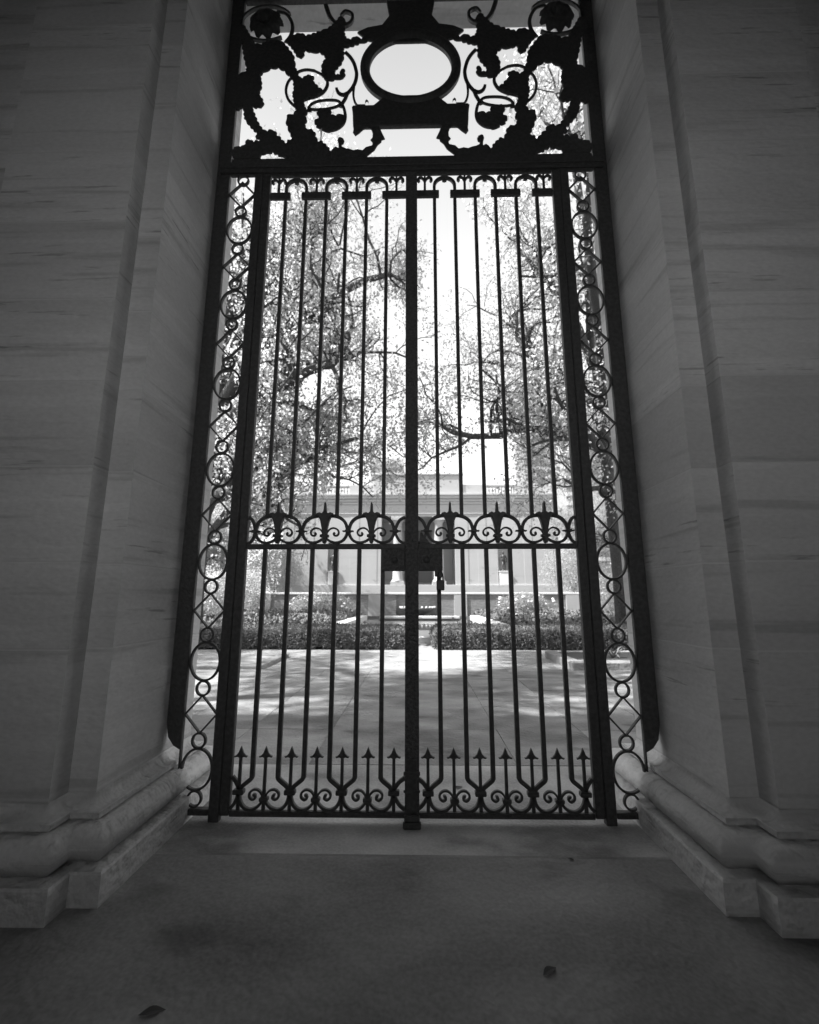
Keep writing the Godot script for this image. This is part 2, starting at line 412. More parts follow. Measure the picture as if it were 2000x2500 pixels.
# grey texture from noise: base value, contrast of soft clouds, of fine grain, and dark drawn-out streaks
func stone_image(sz: int, base: float, cloud: float, grain: float, streak: float, seed_: int, stretch := 7.0) -> ImageTexture:
	var a := FastNoiseLite.new()
	a.seed = seed_
	a.frequency = 2.2 / sz
	a.fractal_octaves = 5
	var b := FastNoiseLite.new()
	b.seed = seed_ + 7
	b.frequency = 90.0 / sz
	b.fractal_octaves = 2
	var c := FastNoiseLite.new()
	c.seed = seed_ + 13
	c.frequency = 2.6 / sz
	c.fractal_octaves = 5
	c.fractal_gain = 0.6
	var im := Image.create_empty(sz, sz, false, Image.FORMAT_RGB8)
	var R := sz / TAU
	for y in sz:
		var fade := clampf(float(y) / (sz * 0.12), 0.0, 1.0)
		for x in sz:
			var an := float(x) / R
			var cx := cos(an) * R * 0.6
			var cz := sin(an) * R * 0.6
			var n1 := lerpf(a.get_noise_3d(cx, cz, float(y + sz)), a.get_noise_3d(cx, cz, float(y)), fade)
			var n2 := b.get_noise_2d(float(x), float(y))
			var s1 := lerpf(c.get_noise_3d(cx, cz, float(y + sz) * stretch), c.get_noise_3d(cx, cz, float(y) * stretch), fade)
			var v := base * (1.0 + cloud * n1 + grain * n2)
			v *= 1.0 - streak * smoothstep(0.12, 0.5, s1) + streak * 0.35 * smoothstep(0.15, 0.5, -s1)
			if stretch > 4.5:
				var s2 := c.get_noise_3d(cx * 5.0, cz * 5.0, float(y) * stretch * 3.5)
				var s3 := a.get_noise_3d(cx * 2.0 + 90.0, cz * 2.0, float(y) * 2.0)
				v *= 1.0 - 0.42 * smoothstep(0.24, 0.5, s2) * smoothstep(-0.05, 0.3, s3) * fade
			im.set_pixel(x, y, grey(clampf(v, 0.0, 1.0)))
	return ImageTexture.create_from_image(im)

func noise_tex(freq: float, seed_: int, octaves: int, lo: float, hi: float, sz := 512) -> NoiseTexture2D:
	var n := FastNoiseLite.new()
	n.seed = seed_
	n.frequency = freq
	n.fractal_octaves = octaves
	var t := NoiseTexture2D.new()
	t.width = sz
	t.height = sz
	t.seamless = true
	t.noise = n
	var g := Gradient.new()
	g.offsets = PackedFloat32Array([0.15, 0.85])
	g.colors = PackedColorArray([grey(lo), grey(hi)])
	t.color_ramp = g
	return t

func bump_tex(freq: float, seed_: int, octaves: int, strength: float) -> NoiseTexture2D:
	var n := FastNoiseLite.new()
	n.seed = seed_
	n.frequency = freq
	n.fractal_octaves = octaves
	var t := NoiseTexture2D.new()
	t.width = 512
	t.height = 512
	t.seamless = true
	t.as_normal_map = true
	t.bump_strength = strength
	t.noise = n
	return t

func textured(tex: Texture2D, sc: Vector3, rough: float, nrm: Texture2D = null, nscale := 0.5, tint := 1.0, off := Vector3.ZERO) -> StandardMaterial3D:
	var m := StandardMaterial3D.new()
	m.albedo_texture = tex
	m.albedo_color = grey(tint)
	m.uv1_triplanar = true
	m.uv1_world_triplanar = true
	m.uv1_scale = sc
	m.uv1_offset = off
	m.uv1_triplanar_sharpness = 6.0
	m.roughness = rough
	if nrm:
		m.normal_enabled = true
		m.normal_texture = nrm
		m.normal_scale = nscale
	return m

func make_materials() -> void:
	var fine := bump_tex(0.06, 3, 4, 6.0)
	var iron_b := bump_tex(0.035, 5, 3, 9.0)
	var st_a := stone_image(1024, 0.60, 0.28, 0.07, 0.22, 11, 6.0)
	M.stone = []
	for k in 7:
		var m := textured(st_a, Vector3(0.28, 0.55, 0.28), 0.85, fine, 0.18, [1.0, 0.9, 1.02, 0.95, 0.86, 1.0, 0.93][k], Vector3(0.37 * k, 0.23 * k, 0.21 * k))
		M.stone.append(m)
	M.mortar = plain(0.58, 0.95)
	M.base_stone = textured(st_a, Vector3(0.6, 0.6, 0.6), 0.8, fine, 0.5, 0.95, Vector3(0.11, 0.6, 0.3))
	var fl := stone_image(1024, 0.27, 0.85, 0.14, 0.4, 41, 1.0)
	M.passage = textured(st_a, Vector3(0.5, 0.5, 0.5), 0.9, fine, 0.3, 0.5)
	M.floor = textured(fl, Vector3(0.5, 0.5, 0.5), 0.85, fine, 0.25, 1.0)
	M.threshold = textured(fl, Vector3(0.6, 0.6, 0.6), 0.85, fine, 0.2, 1.5)
	M.iron = textured(noise_tex(0.03, 9, 3, 0.042, 0.07), Vector3(2.0, 2.0, 2.0), 0.55, iron_b, 0.25)
	M.iron.metallic_specular = 0.45
	M.iron_rough = textured(noise_tex(0.03, 19, 3, 0.04, 0.08), Vector3(3.0, 3.0, 3.0), 0.55, iron_b, 0.9)
	M.steel = plain(0.03, 0.45, 0.3)
	M.slab = []
	for k in 4:
		M.slab.append(textured(fl, Vector3(0.7, 0.7, 0.7), 0.9, fine, 0.4, [1.04, 0.95, 1.12, 1.0][k], Vector3(0.3 * k, 0, 0.17 * k)))
	M.joint = plain(0.21, 0.95)
	M.gravel = textured(noise_tex(0.12, 23, 4, 0.30, 0.46), Vector3(1.4, 1.4, 1.4), 0.95, bump_tex(0.12, 29, 3, 8.0), 0.9)
	M.street = plain(0.5, 0.9)
	M.lawn = textured(noise_tex(0.05, 31, 4, 0.07, 0.16), Vector3(0.5, 0.5, 0.5), 0.95)
	M.facade = textured(stone_image(256, 0.45, 0.08, 0.03, 0.06, 51, 5.0), Vector3(0.12, 0.12, 0.12), 0.85)
	M.facade_dark = textured(noise_tex(0.02, 33, 3, 0.22, 0.34), Vector3(0.3, 1.2, 0.3), 0.85)
	M.white_stone = plain(0.75, 0.7)
	M.bronze = plain(0.05, 0.45)
	M.opening = plain(0.16, 0.9)
	M.glass = plain(0.36, 0.5)
	M.water = plain(0.04, 0.06)
	M.tower = plain(0.55, 0.8)
	M.tower_band = plain(0.32, 0.7)
	M.bark = textured(noise_tex(0.05, 61, 4, 0.05, 0.15), Vector3(1.5, 0.6, 1.5), 0.95, bump_tex(0.05, 63, 4, 10.0), 1.2)
	M.leaf = []
	for v in [0.10, 0.15, 0.2]:
		var m := plain(v, 0.7)
		m.backlight_enabled = true
		m.backlight = Color(1.0, 1.0, 1.0)
		m.cull_mode = BaseMaterial3D.CULL_DISABLED
		M.leaf.append(m)
	M.hedge = plain(0.15, 0.7)
	M.hedge.backlight_enabled = true
	M.hedge.backlight = Color(0.3, 0.3, 0.3)
	M.hedge.cull_mode = BaseMaterial3D.CULL_DISABLED
	M.bed = plain(0.19, 0.8)
	M.bed.cull_mode = BaseMaterial3D.CULL_DISABLED
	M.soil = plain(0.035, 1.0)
	M.petal = plain(0.8, 0.8)
	M.petal.cull_mode = BaseMaterial3D.CULL_DISABLED
	M.dry_leaf = plain(0.05, 0.8)
	M.dry_leaf.cull_mode = BaseMaterial3D.CULL_DISABLED

# ---------------------------------------------------------------- the gateway
func make_gateway() -> void:
	var heights: Array[float] = [0.321, 0.887, 1.243, 1.663, 2.063, 2.48, 2.90, 3.31, 3.72, 4.13, 4.54, 4.95, 5.40]
	for s in [-1.0, 1.0]:
		var pier := thing("gate_pier", "pale veined stone pier of stepped courses at the %s of the iron gate" % ("left" if s < 0.0 else "right"), "pier", Vector3.ZERO)
		var plan: PackedVector2Array = [Vector2(1.265 * s, -2.78), Vector2(1.265 * s, -2.0), Vector2(1.38 * s, -2.0), Vector2(1.38 * s, -1.9), Vector2(2.03 * s, -1.9), Vector2(2.03 * s, -2.78)]
		var core: PackedVector2Array = [Vector2(1.2665 * s, -2.7785), Vector2(1.2665 * s, -2.0015), Vector2(1.3815 * s, -2.0015), Vector2(1.3815 * s, -1.9015), Vector2(2.0285 * s, -1.9015), Vector2(2.0285 * s, -2.7785)]
		var cs := begin()
		slab(cs, core, 0.0, 5.4, 0.0)
		part(pier, "mortar_core", done(cs), M.mortar)
		for i in heights.size() - 1:
			var st := begin()
			slab(st, plan, heights[i] + 0.0026, heights[i + 1] - 0.0026, 0.0018)
			part(pier, "stone_block", done(st), M.stone[(i * 5 + (3 if s > 0.0 else 0)) % 7])
		# the moulded base: plinth, torus, hollow, fillet
		var path: PackedVector2Array = [Vector2(12.0 * s, -2.78), Vector2(1.265 * s, -2.78), Vector2(1.265 * s, -2.0), Vector2(1.38 * s, -2.0), Vector2(1.38 * s, -1.9), Vector2(2.03 * s, -1.9), Vector2(2.03 * s, -1.98), Vector2(12.0 * s, -1.98)]
		var fl := -1.0 if s > 0.0 else 1.0
		var a := begin()
		mould(a, path, PackedVector2Array([Vector2(0.148, -0.05), Vector2(0.152, 0.0), Vector2(0.152, 0.105), Vector2(0.147, 0.113), Vector2(0.10, 0.117), Vector2(0.0, 0.119)]), fl)
		part(pier, "plinth", done(a), M.base_stone)
		var b := begin()
		b.set_smooth_group(1)
		var pr: PackedVector2Array = [Vector2(0.0, 0.1195), Vector2(0.094, 0.120)]
		for k in 11:
			var an := -PI * 0.5 + PI * k / 10.0
			pr.append(Vector2(0.080 + 0.058 * cos(an), 0.182 + 0.060 * sin(an)))
		pr.append(Vector2(0.045, 0.2425))
		mould(b, path, pr, fl)
		part(pier, "torus_moulding", done(b), M.base_stone)
		b = begin()
		mould(b, path, PackedVector2Array([Vector2(0.0, 0.243), Vector2(0.05, 0.2435), Vector2(0.05, 0.252), Vector2(0.064, 0.253), Vector2(0.064, 0.274), Vector2(0.058, 0.276)]), fl)
		part(pier, "fillet", done(b), M.base_stone)
		b = begin()
		b.set_smooth_group(1)
		var hp: PackedVector2Array = []
		for k in 6:
			var an := k / 5.0 * PI * 0.5
			hp.append(Vector2(0.056 - 0.054 * sin(an), 0.322 - 0.046 * cos(an)))
		mould(b, path, hp, fl)
		part(pier, "hollow_moulding", done(b), M.base_stone)
	# walls that go on to both sides, set back
	for s in [-1.0, 1.0]:
		var w := thing("flank_wall", "shaded stone wall set back beyond the %s pier" % ("left" if s < 0.0 else "right"), "wall")
		var y0 := 0.321
		for i in heights.size() - 1:
			var st := begin()
			boxc(st, Vector3(minf(2.033 * s, 12.0 * s), heights[i] + 0.0016, -2.78), Vector3(maxf(2.033 * s, 12.0 * s), heights[i + 1] - 0.0016, -1.98), 0.0025)
			part(w, "stone_block", done(st), M.stone[(i * 3 + 2) % 7])
		var low := begin()
		boxc(low, Vector3(minf(2.033 * s, 12.0 * s), 0.0, -2.78), Vector3(maxf(2.033 * s, 12.0 * s), y0, -1.985), 0.0)
		part(w, "footing", done(low), M.base_stone)
	# lintel over the opening
	var li := thing("stone_lintel", "dark underside of the stone lintel above the scrolled overthrow", "lintel")
	var ls := begin()
	boxc(ls, Vector3(-12.0, 5.404, -2.78), Vector3(12.0, 8.6, -1.9), 0.006)
	part(li, "lintel_block", done(ls), M.stone[1])
	for s in [-1.0, 1.0]:
		var cb := begin()
		boxc(cb, Vector3(minf(1.22 * s, 1.75 * s), 5.84, -3.3), Vector3(maxf(1.22 * s, 1.75 * s), 6.48, -2.784), 0.012)
		part(li, "console", done(cb), M.base_stone)
	# the passage that the camera stands in
	var fs := begin()
	boxc(fs, Vector3(-4.2, -0.25, -2.206), Vector3(4.2, 0.0, 5.5), 0.004)
	structure("passage_floor", done(fs), M.floor)
	var ts := begin()
	boxc(ts, Vector3(-4.2, -0.25, -3.3), Vector3(4.2, 0.0, -2.212), 0.006)
	structure("threshold", done(ts), M.threshold)
	var ps := begin()
	boxc(ps, Vector3(-3.6, 0.0, -1.976), Vector3(-3.3, 6.4, 5.5))
	structure("passage_side_wall", done(ps), M.passage)
	ps = begin()
	boxc(ps, Vector3(3.3, 0.0, -1.976), Vector3(3.6, 6.4, 5.5))
	structure("passage_side_wall", done(ps), M.passage)
	var cl := begin()
	boxc(cl, Vector3(-4.2, 5.75, -1.896), Vector3(4.2, 6.1, 5.5))
	structure("passage_ceiling", done(cl), M.passage)
	var bw := begin()
	boxc(bw, Vector3(-3.3, 0.0, BACK_Z), Vector3(-BACK_W, 5.75, BACK_Z + 0.3))
	boxc(bw, Vector3(BACK_W, 0.0, BACK_Z), Vector3(3.3, 5.75, BACK_Z + 0.3))
	boxc(bw, Vector3(-BACK_W + 0.002, BACK_H, BACK_Z), Vector3(BACK_W - 0.002, 5.75, BACK_Z + 0.3))
	boxc(bw, Vector3(-BACK_W + 0.002, 0.0, BACK_Z), Vector3(BACK_W - 0.002, BACK_SILL, BACK_Z + 0.3))
	structure("passage_cross_wall", done(bw), M.passage)

const BACK_Z := 1.0
const BACK_W := 1.4
const BACK_H := 3.2
const BACK_SILL := 1.25

# ---------------------------------------------------------------- the iron gate
const GZ := -2.5

func bar_mesh(w: float, h: float, d: float) -> ArrayMesh:
	return box_mesh(Vector3(w, h, d), 0.002)

func make_gate() -> void:
	# fixed frame
	var fr := thing("iron_portal", "heavy black iron posts, wall stiles and transom bar round the gate leaves", "gate surround", Vector3(0, 0, GZ))
	var st := begin()
	boxc(st, Vector3(-1.238, 3.806, -0.014), Vector3(1.238, 3.836, 0.02), 0.003)
	boxc(st, Vector3(-1.240, 3.836, -0.018), Vector3(1.240, 3.852, 0.028), 0.005)
	boxc(st, Vector3(-1.238, 3.852, -0.014), Vector3(1.238, 3.886, 0.02), 0.003)
	part(fr, "transom", done(st), M.iron)
	for s in [-1.0, 1.0]:
		st = begin()
		boxc(st, Vector3(minf(0.957 * s, 1.010 * s), -0.005, -0.03), Vector3(maxf(0.957 * s, 1.010 * s), 3.805, 0.012), 0.004)
		part(fr, "post", done(st), M.iron)
		st = begin()
		plate(st, PackedVector2Array([Vector2(1.178 * s, 0.20), Vector2(1.178 * s, 5.396), Vector2(1.2635 * s, 5.396), Vector2(1.2635 * s, 0.46), Vector2(1.25 * s, 0.39), Vector2(1.22 * s, 0.35), Vector2(1.185 * s, 0.33), Vector2(1.185 * s, 0.20)]), 0.005, -0.025, 0.004)
		part(fr, "wall_stile", done(st), M.iron)
		st = begin()
		boxc(st, Vector3(minf(1.012 * s, 1.13 * s), 0.028, -0.03), Vector3(maxf(1.012 * s, 1.13 * s), 0.056, 0.01), 0.003)
		part(fr, "sill_bar", done(st), M.iron)
		st = begin()
		boxc(st, Vector3(minf(1.013 * s, 1.171 * s), 3.794, -0.012), Vector3(maxf(1.013 * s, 1.171 * s), 3.805, 0.01), 0.002)
		part(fr, "head_bar", done(st), M.iron)
	make_side_panels()
	make_overthrow()
	var leaf_l := make_leaf(-1.0)
	make_leaf(1.0)
	# details of the meeting stile, all on the left leaf
	st = begin()
	boxc(st, Vector3(-0.03, 0.0, 0.012), Vector3(0.042, 3.775, 0.03), 0.003)
	part(leaf_l, "meeting_stile", done(st), M.iron_rough)
	st = begin()
	boxc(st, Vector3(-0.036, 0.228, 0.030), Vector3(0.046, 0.246, 0.04), 0.003)
	boxc(st, Vector3(-0.036, 0.150, 0.030), Vector3(0.046, 0.162, 0.04), 0.003)
	boxc(st, Vector3(-0.022, 0.0, 0.0305), Vector3(0.03, 0.30, 0.036), 0.002)
	part(leaf_l, "drop_bolt", done(st), M.iron)
	var kp := begin()
	boxc(kp, Vector3(-0.038, 0.0, 0.042), Vector3(0.05, 0.03, 0.07), 0.005)
	boxc(kp, Vector3(-0.032, 0.03, 0.042), Vector3(0.044, 0.06, 0.065), 0.005)
	var keeper := part(self, "bolt_keeper", done(kp), M.iron)
	keeper.position = Vector3(0, 0, GZ)
	tag(keeper, "small black iron bolt keeper on the floor under the meeting stiles", "bolt keeper")
	# padlock hanging from the right lock plate
	var pl := thing("padlock", "small dark padlock hanging under the right lock plate", "padlock", Vector3(0.158, 1.16, GZ + 0.045))
	st = begin()
	box(st, Vector3(0, 0.0, 0), Vector3(0.042, 0.055, 0.022), 0.004)
	part(pl, "body", done(st), M.steel)
	st = begin()
	st.set_smooth_group(1)
	var sh: PackedVector3Array = []
	var sr: PackedFloat32Array = []
	for k in 9:
		var a := PI * k / 8.0
		sh.append(Vector3(cos(a) * 0.014, 0.045 + sin(a) * 0.026, 0))
		sr.append(0.0035)
	sh.insert(0, Vector3(0.014, 0.02, 0))
	sh.append(Vector3(-0.014, 0.02, 0))
	sr.append(0.0035); sr.append(0.0035)
	tube(st, sh, sr, 6)
	part(pl, "shackle", done(st), M.steel)

func make_side_panels() -> void:
	var big := begin()
	ribbon(big, ellipse(Vector2.ZERO, 0.078, 0.097, 36), 0.011, 0.011, 0.0, -0.022, true)
	var big_m := done(big)
	var small := begin()
	ribbon(small, ellipse(Vector2.ZERO, 0.034, 0.036, 20), 0.010, 0.010, 0.0, -0.022, true)
	var small_m := done(small)
	var loz := begin()
	ribbon(loz, PackedVector2Array([Vector2(0, 0.092), Vector2(-0.083, 0), Vector2(0, -0.092), Vector2(0.083, 0)]), 0.010, 0.010, 0.0, -0.022, true)
	var loz_m := done(loz)
	for s in [-1.0, 1.0]:
		var p := thing("side_grille", "narrow black iron grille of rings and lozenges on the %s of the gate" % ("left" if s < 0.0 else "right"), "grille", Vector3(1.092 * s, 0, GZ))
		for k in 7:
			var c := 0.236 + 0.527 * k
			part(p, "large_ring", big_m, M.iron, Vector3(0, c, 0.0))
			part(p, "small_ring", small_m, M.iron, Vector3(0, c - 0.136, 0.002))
			part(p, "small_ring", small_m, M.iron, Vector3(0, c + 0.136, 0.002))
			part(p, "lozenge", loz_m, M.iron, Vector3(0, c + 0.2635, 0.001))
		part(p, "small_ring", small_m, M.iron, Vector3(0, 3.770, 0.002))

func make_leaf(s: float) -> Node3D:
	var which: String = "left" if s < 0.0 else "right"
	var g := thing("gate_leaf", "tall %s leaf of the black iron gate, %s" % [which, "with the broad meeting stile and drop bolt" if s < 0.0 else "with the padlock under its lock plate"], "gate", Vector3(0, 0, GZ))
	var bars: Array[float] = [0.1525, 0.2825, 0.4125, 0.5415, 0.672, 0.8035]
	var st := begin()
	boxc(st, Vector3(minf(0.908 * s, 0.9555 * s), 0.028, -0.026), Vector3(maxf(0.908 * s, 0.9555 * s), 3.80, 0.010), 0.004)
	part(g, "hanging_stile", done(st), M.iron)
	st = begin()
	boxc(st, Vector3(minf(0.004 * s, 0.03 * s), 0.01, -0.03), Vector3(maxf(0.004 * s, 0.03 * s), 3.79, 0.0115), 0.002)
	part(g, "closing_stile", done(st), M.iron_rough)
	for r in [[0.026, 0.052, "bottom_rail", 0.014], [1.357, 1.386, "lock_rail", 0.012], [3.782, 3.80, "top_rail", 0.010]]:
		st = begin()
		boxc(st, Vector3(minf(0.0305 * s, 0.9045 * s), r[0], -0.012), Vector3(maxf(0.0305 * s, 0.9045 * s), r[1], r[3]), 0.003)
		part(g, r[2], done(st), M.iron)
	# upper rail, broken between the bars of each pair
	for seg in [[0.0305, 0.182], [0.253, 0.442], [0.512, 0.701], [0.774, 0.9045]]:
		st = begin()
		boxc(st, Vector3(minf(seg[0] * s, seg[1] * s), 3.612, -0.012), Vector3(maxf(seg[0] * s, seg[1] * s), 3.660, 0.010), 0.003)
		part(g, "frieze_rail", done(st), M.iron)
	var upper := bar_mesh(0.0205, 2.068, 0.0205)
	var lower := bar_mesh(0.0225, 1.156, 0.0225)
	for x in bars:
		part(g, "bar", upper, M.iron, Vector3(x * s, 1.5355 + 1.034, -0.004))
		part(g, "bar", lower, M.iron, Vector3(x * s, 0.2005 + 0.578, -0.004))
	# frieze: arches over the gaps, little three-lobed leaves on the rails
	var arch := begin()
	var ap: PackedVector2Array = [Vector2(-0.0655, 3.668)]
	ap.append_array(ellipse(Vector2(0, 3.70), 0.0655, 0.062, 14, PI, 0.0))
	ap.append(Vector2(0.0655, 3.668))
	ribbon(arch, ap, 0.019, 0.019, 0.006, -0.016)
	var arch_m := done(arch)
	var cusp := begin()
	ribbon(cusp, PackedVector2Array([Vector2(-0.012, 3.742), Vector2(0, 3.737), Vector2(0.012, 3.742)]), 0.012, 0.012, 0.005, -0.015)
	var cusp_m := done(cusp)
	var lobe := begin()
	ribbon(lobe, PackedVector2Array([Vector2(0, 3.668), Vector2(0, 3.772)]), 0.016, 0.013, 0.004, -0.012)
	for t in [-1.0, 1.0]:
		ribbon(lobe, smooth(PackedVector2Array([Vector2(0.003 * t, 3.74), Vector2(0.018 * t, 3.762), Vector2(0.036 * t, 3.762), Vector2(0.044 * t, 3.746), Vector2(0.035 * t, 3.735)]), 4), 0.012, 0.016, 0.005, -0.013)
	var lobe_m := done(lobe)
	for k in 3:
		var cx := (bars[k * 2] + bars[k * 2 + 1]) * 0.5 * s
		part(g, "arch", arch_m, M.iron, Vector3(cx, 0, 0))
		part(g, "cusp", cusp_m, M.iron, Vector3(cx, 0, 0.001))
	for x in [0.0915, 0.3475, 0.607, 0.853]:
		part(g, "frieze_leaf", lobe_m, M.iron, Vector3(x * s, 0, 0))
	# lyre rings over the lock rail
	var lyre := begin()
	for t in [-1.0, 1.0]:
		ribbon(lyre, shifted(smooth(PackedVector2Array([Vector2(0, 1.424), Vector2(0.03, 1.402), Vector2(0.064, 1.393), Vector2(0.098, 1.403), Vector2(0.119, 1.43), Vector2(0.125, 1.462), Vector2(0.114, 1.502), Vector2(0.09, 1.528), Vector2(0.058, 1.541), Vector2(0.02, 1.545)]), 4), Vector2.ZERO, t), 0.013, 0.019, 0.009, -0.014)
	var lyre_m := done(lyre)
	var vol := begin()
	for t in [-1.0, 1.0]:
		ribbon(vol, shifted(smooth(PackedVector2Array([Vector2(0.004, 1.425), Vector2(0.014, 1.452), Vector2(0.03, 1.470), Vector2(0.05, 1.475), Vector2(0.07, 1.466), Vector2(0.078, 1.449), Vector2(0.070, 1.434), Vector2(0.056, 1.433), Vector2(0.050, 1.443), Vector2(0.057, 1.449)]), 4), Vector2.ZERO, t), 0.008, 0.012, 0.006, -0.01)
	var vol_m := done(vol)
	var lil := begin()
	var lily: PackedVector2Array = [Vector2(0.0, 1.622), Vector2(0.005, 1.61), Vector2(0.008, 1.566), Vector2(0.018, 1.556), Vector2(0.03, 1.562), Vector2(0.046, 1.556), Vector2(0.056, 1.538), Vector2(0.044, 1.542), Vector2(0.032, 1.532), Vector2(0.024, 1.512), Vector2(0.013, 1.46), Vector2(0.011, 1.44), Vector2(0.024, 1.436), Vector2(0.024, 1.424), Vector2(0.01, 1.42), Vector2(0.012, 1.402), Vector2(0.006, 1.389)]
	var whole := lily.duplicate()
	for i in range(lily.size() - 1, 0, -1):
		whole.append(Vector2(-lily[i].x, lily[i].y))
	plate(lil, whole, 0.024, -0.014, 0.004)
	var lil_m := done(lil)
	var col := begin()
	box(col, Vector3(0, 1.457, -0.003), Vector3(0.032, 0.017, 0.034), 0.003)
	box(col, Vector3(0, 1.457, -0.003), Vector3(0.062, 0.008, 0.024), 0.002)
	var col_m := done(col)
	# scrolled foot: the bars splay into loops, an arrow in each loop and between them
	var foot := begin()
	for t in [-1.0, 1.0]:
		ribbon(foot, shifted(smooth(PackedVector2Array([Vector2(0.0655, 0.21), Vector2(0.07, 0.196), Vector2(0.092, 0.178), Vector2(0.116, 0.157), Vector2(0.126, 0.13), Vector2(0.12, 0.094), Vector2(0.1, 0.066), Vector2(0.07, 0.054), Vector2(0.036, 0.064), Vector2(0.012, 0.088), Vector2(0.003, 0.11)]), 4), Vector2.ZERO, t), 0.023, 0.012, 0.008, -0.014)
	var foot_m := done(foot)
	var fv := begin()
	for t in [-1.0, 1.0]:
		ribbon(fv, shifted(smooth(PackedVector2Array([Vector2(0.003, 0.102), Vector2(0.012, 0.125), Vector2(0.03, 0.143), Vector2(0.053, 0.146), Vector2(0.072, 0.132), Vector2(0.073, 0.112), Vector2(0.058, 0.101), Vector2(0.044, 0.108), Vector2(0.047, 0.121), Vector2(0.056, 0.12)]), 4), Vector2.ZERO, t), 0.009, 0.013, 0.007, -0.012)
	var fv_m := done(fv)
	var arrow := begin()
	plate(arrow, PackedVector2Array([Vector2(0, 0.350), Vector2(0.006, 0.336), Vector2(0.013, 0.318), Vector2(0.024, 0.306), Vector2(0.036, 0.302), Vector2(0.030, 0.296), Vector2(0.016, 0.299), Vector2(0.0075, 0.295), Vector2(0.0085, 0.053), Vector2(-0.0085, 0.053), Vector2(-0.0075, 0.295), Vector2(-0.016, 0.299), Vector2(-0.030, 0.296), Vector2(-0.036, 0.302), Vector2(-0.024, 0.306), Vector2(-0.013, 0.318), Vector2(-0.006, 0.336)]), 0.008, -0.008, 0.003)
	var arrow_m := done(arrow)
	var fc := begin()
	box(fc, Vector3(0, 0.137, -0.003), Vector3(0.056, 0.024, 0.036), 0.004)
	var fc_m := done(fc)
	var fk := begin()
	box(fk, Vector3(0, 0.103, -0.003), Vector3(0.044, 0.02, 0.034), 0.004)
	var fk_m := done(fk)
	for k in 3:
		var cx := (bars[k * 2] + bars[k * 2 + 1]) * 0.5 * s
		var o := Vector3(cx, 0, 0)
		var ring := part(g, "lyre_ring", lyre_m, M.iron, o)
		part(ring, "volute", vol_m, M.iron)
		part(ring, "lily", lil_m, M.iron)
		var loop := part(g, "foot_loop", foot_m, M.iron, o)
		part(loop, "volute", fv_m, M.iron)
		part(loop, "collar", fk_m, M.iron)
	for k in 4:
		var x := [0.086, 0.3475, 0.607, 0.866][k] as float
		part(g, "collar", col_m, M.iron, Vector3(x * s, 0, 0.002))
		part(g, "foot_collar", fc_m, M.iron, Vector3(x * s, 0, 0.002))
	for x in [0.086, 0.2165, 0.3475, 0.477, 0.607, 0.738, 0.866]:
		part(g, "arrow", arrow_m, M.iron, Vector3(x * s, 0, 0))
	# half rings against the stiles
	var hs := begin()
	for e in [[0.9045, 0.866, 0.038], [0.0305, 0.086, 0.052]]:
		var xa: float = e[0]
		var xb: float = e[1]
		ribbon(hs, smooth(PackedVector2Array([Vector2(xa * s, 1.535), Vector2(lerpf(xa, xb, 0.6) * s, 1.515), Vector2(xb * s, 1.457), Vector2(lerpf(xa, xb, 0.6) * s, 1.405), Vector2(xa * s, 1.39)]), 4), 0.018, 0.014, 0.008, -0.013)
		ribbon(hs, smooth(PackedVector2Array([Vector2(xa * s, 0.205), Vector2(lerpf(xa, xb, 0.6) * s, 0.18), Vector2(xb * s, 0.137), Vector2(lerpf(xa, xb, 0.55) * s, 0.085), Vector2(xa * s, 0.06)]), 4), 0.020, 0.016, 0.008, -0.013)
	part(g, "half_ring", done(hs), M.iron)
	# lock plate with its knob
	st = begin()
	boxc(st, Vector3(minf(0.0425 * s, 0.172 * s) if s > 0.0 else -0.157, 1.236, 0.0), Vector3(0.172 if s > 0.0 else -0.0305, 1.3565, 0.034), 0.004)
	var lock := part(g, "lock_plate", done(st), M.iron_rough)
	st = begin()
	st.set_smooth_group(1)
	var kn: PackedVector2Array = []
	for k in 7:
		var a := PI * 0.5 * k / 6.0
		kn.append(Vector2(cos(a) * 0.019, sin(a) * 0.016))
	lathe(st, Vector3.ZERO, kn, 14)
	var knob := part(lock, "knob", done(st), M.iron, Vector3(0.0865 * s, 1.295, 0.033))
	knob.rotation.x = PI * 0.5
	if s > 0.0:
		st = begin()
		boxc(st, Vector3(0.128, 1.205, 0.036), Vector3(0.148, 1.262, 0.041), 0.001)
		boxc(st, Vector3(0.150, 1.2, 0.0345), Vector3(0.168, 1.235, 0.046), 0.002)
		part(lock, "hasp", done(st), M.iron)
		st = begin()
		plate(st, PackedVector2Array([Vector2(0.045, 1.388), Vector2(0.105, 1.388), Vector2(0.094, 1.404), Vector2(0.075, 1.42), Vector2(0.062, 1.448), Vector2(0.052, 1.446), Vector2(0.05, 1.42)]), 0.02, -0.01, 0.003)
		part(g, "latch_bracket", done(st), M.iron)
	return g

# leaf outline with the small rounded lobes of beaten acanthus leaves
func lobed(o: PackedVector2Array) -> PackedVector2Array:
	var q := o
	if Geometry2D.is_polygon_clockwise(q):
		q = q.duplicate()
		q.reverse()
	var r: PackedVector2Array = []
	for i in q.size():
		var a := q[i]
		var b := q[(i + 1) % q.size()]
		var l := a.distance_to(b)
		r.append(a)
		if l < 0.026 or minf(a.y, b.y) < 3.925:
			continue
		var e := (b - a) / l
		var out := Vector2(e.y, -e.x)
		var n := maxi(1, int(l / 0.034))
		for k in n:
			for w in [[0.22, 0.006], [0.55, 0.011], [0.85, 0.008]]:
				r.append(a + e * l * (k + w[0]) / n + out * w[1])
			if k < n - 1:
				r.append(a + e * l * (k + 1.0) / n - out * 0.002)
	return r if not Geometry2D.triangulate_polygon(r).is_empty() else o

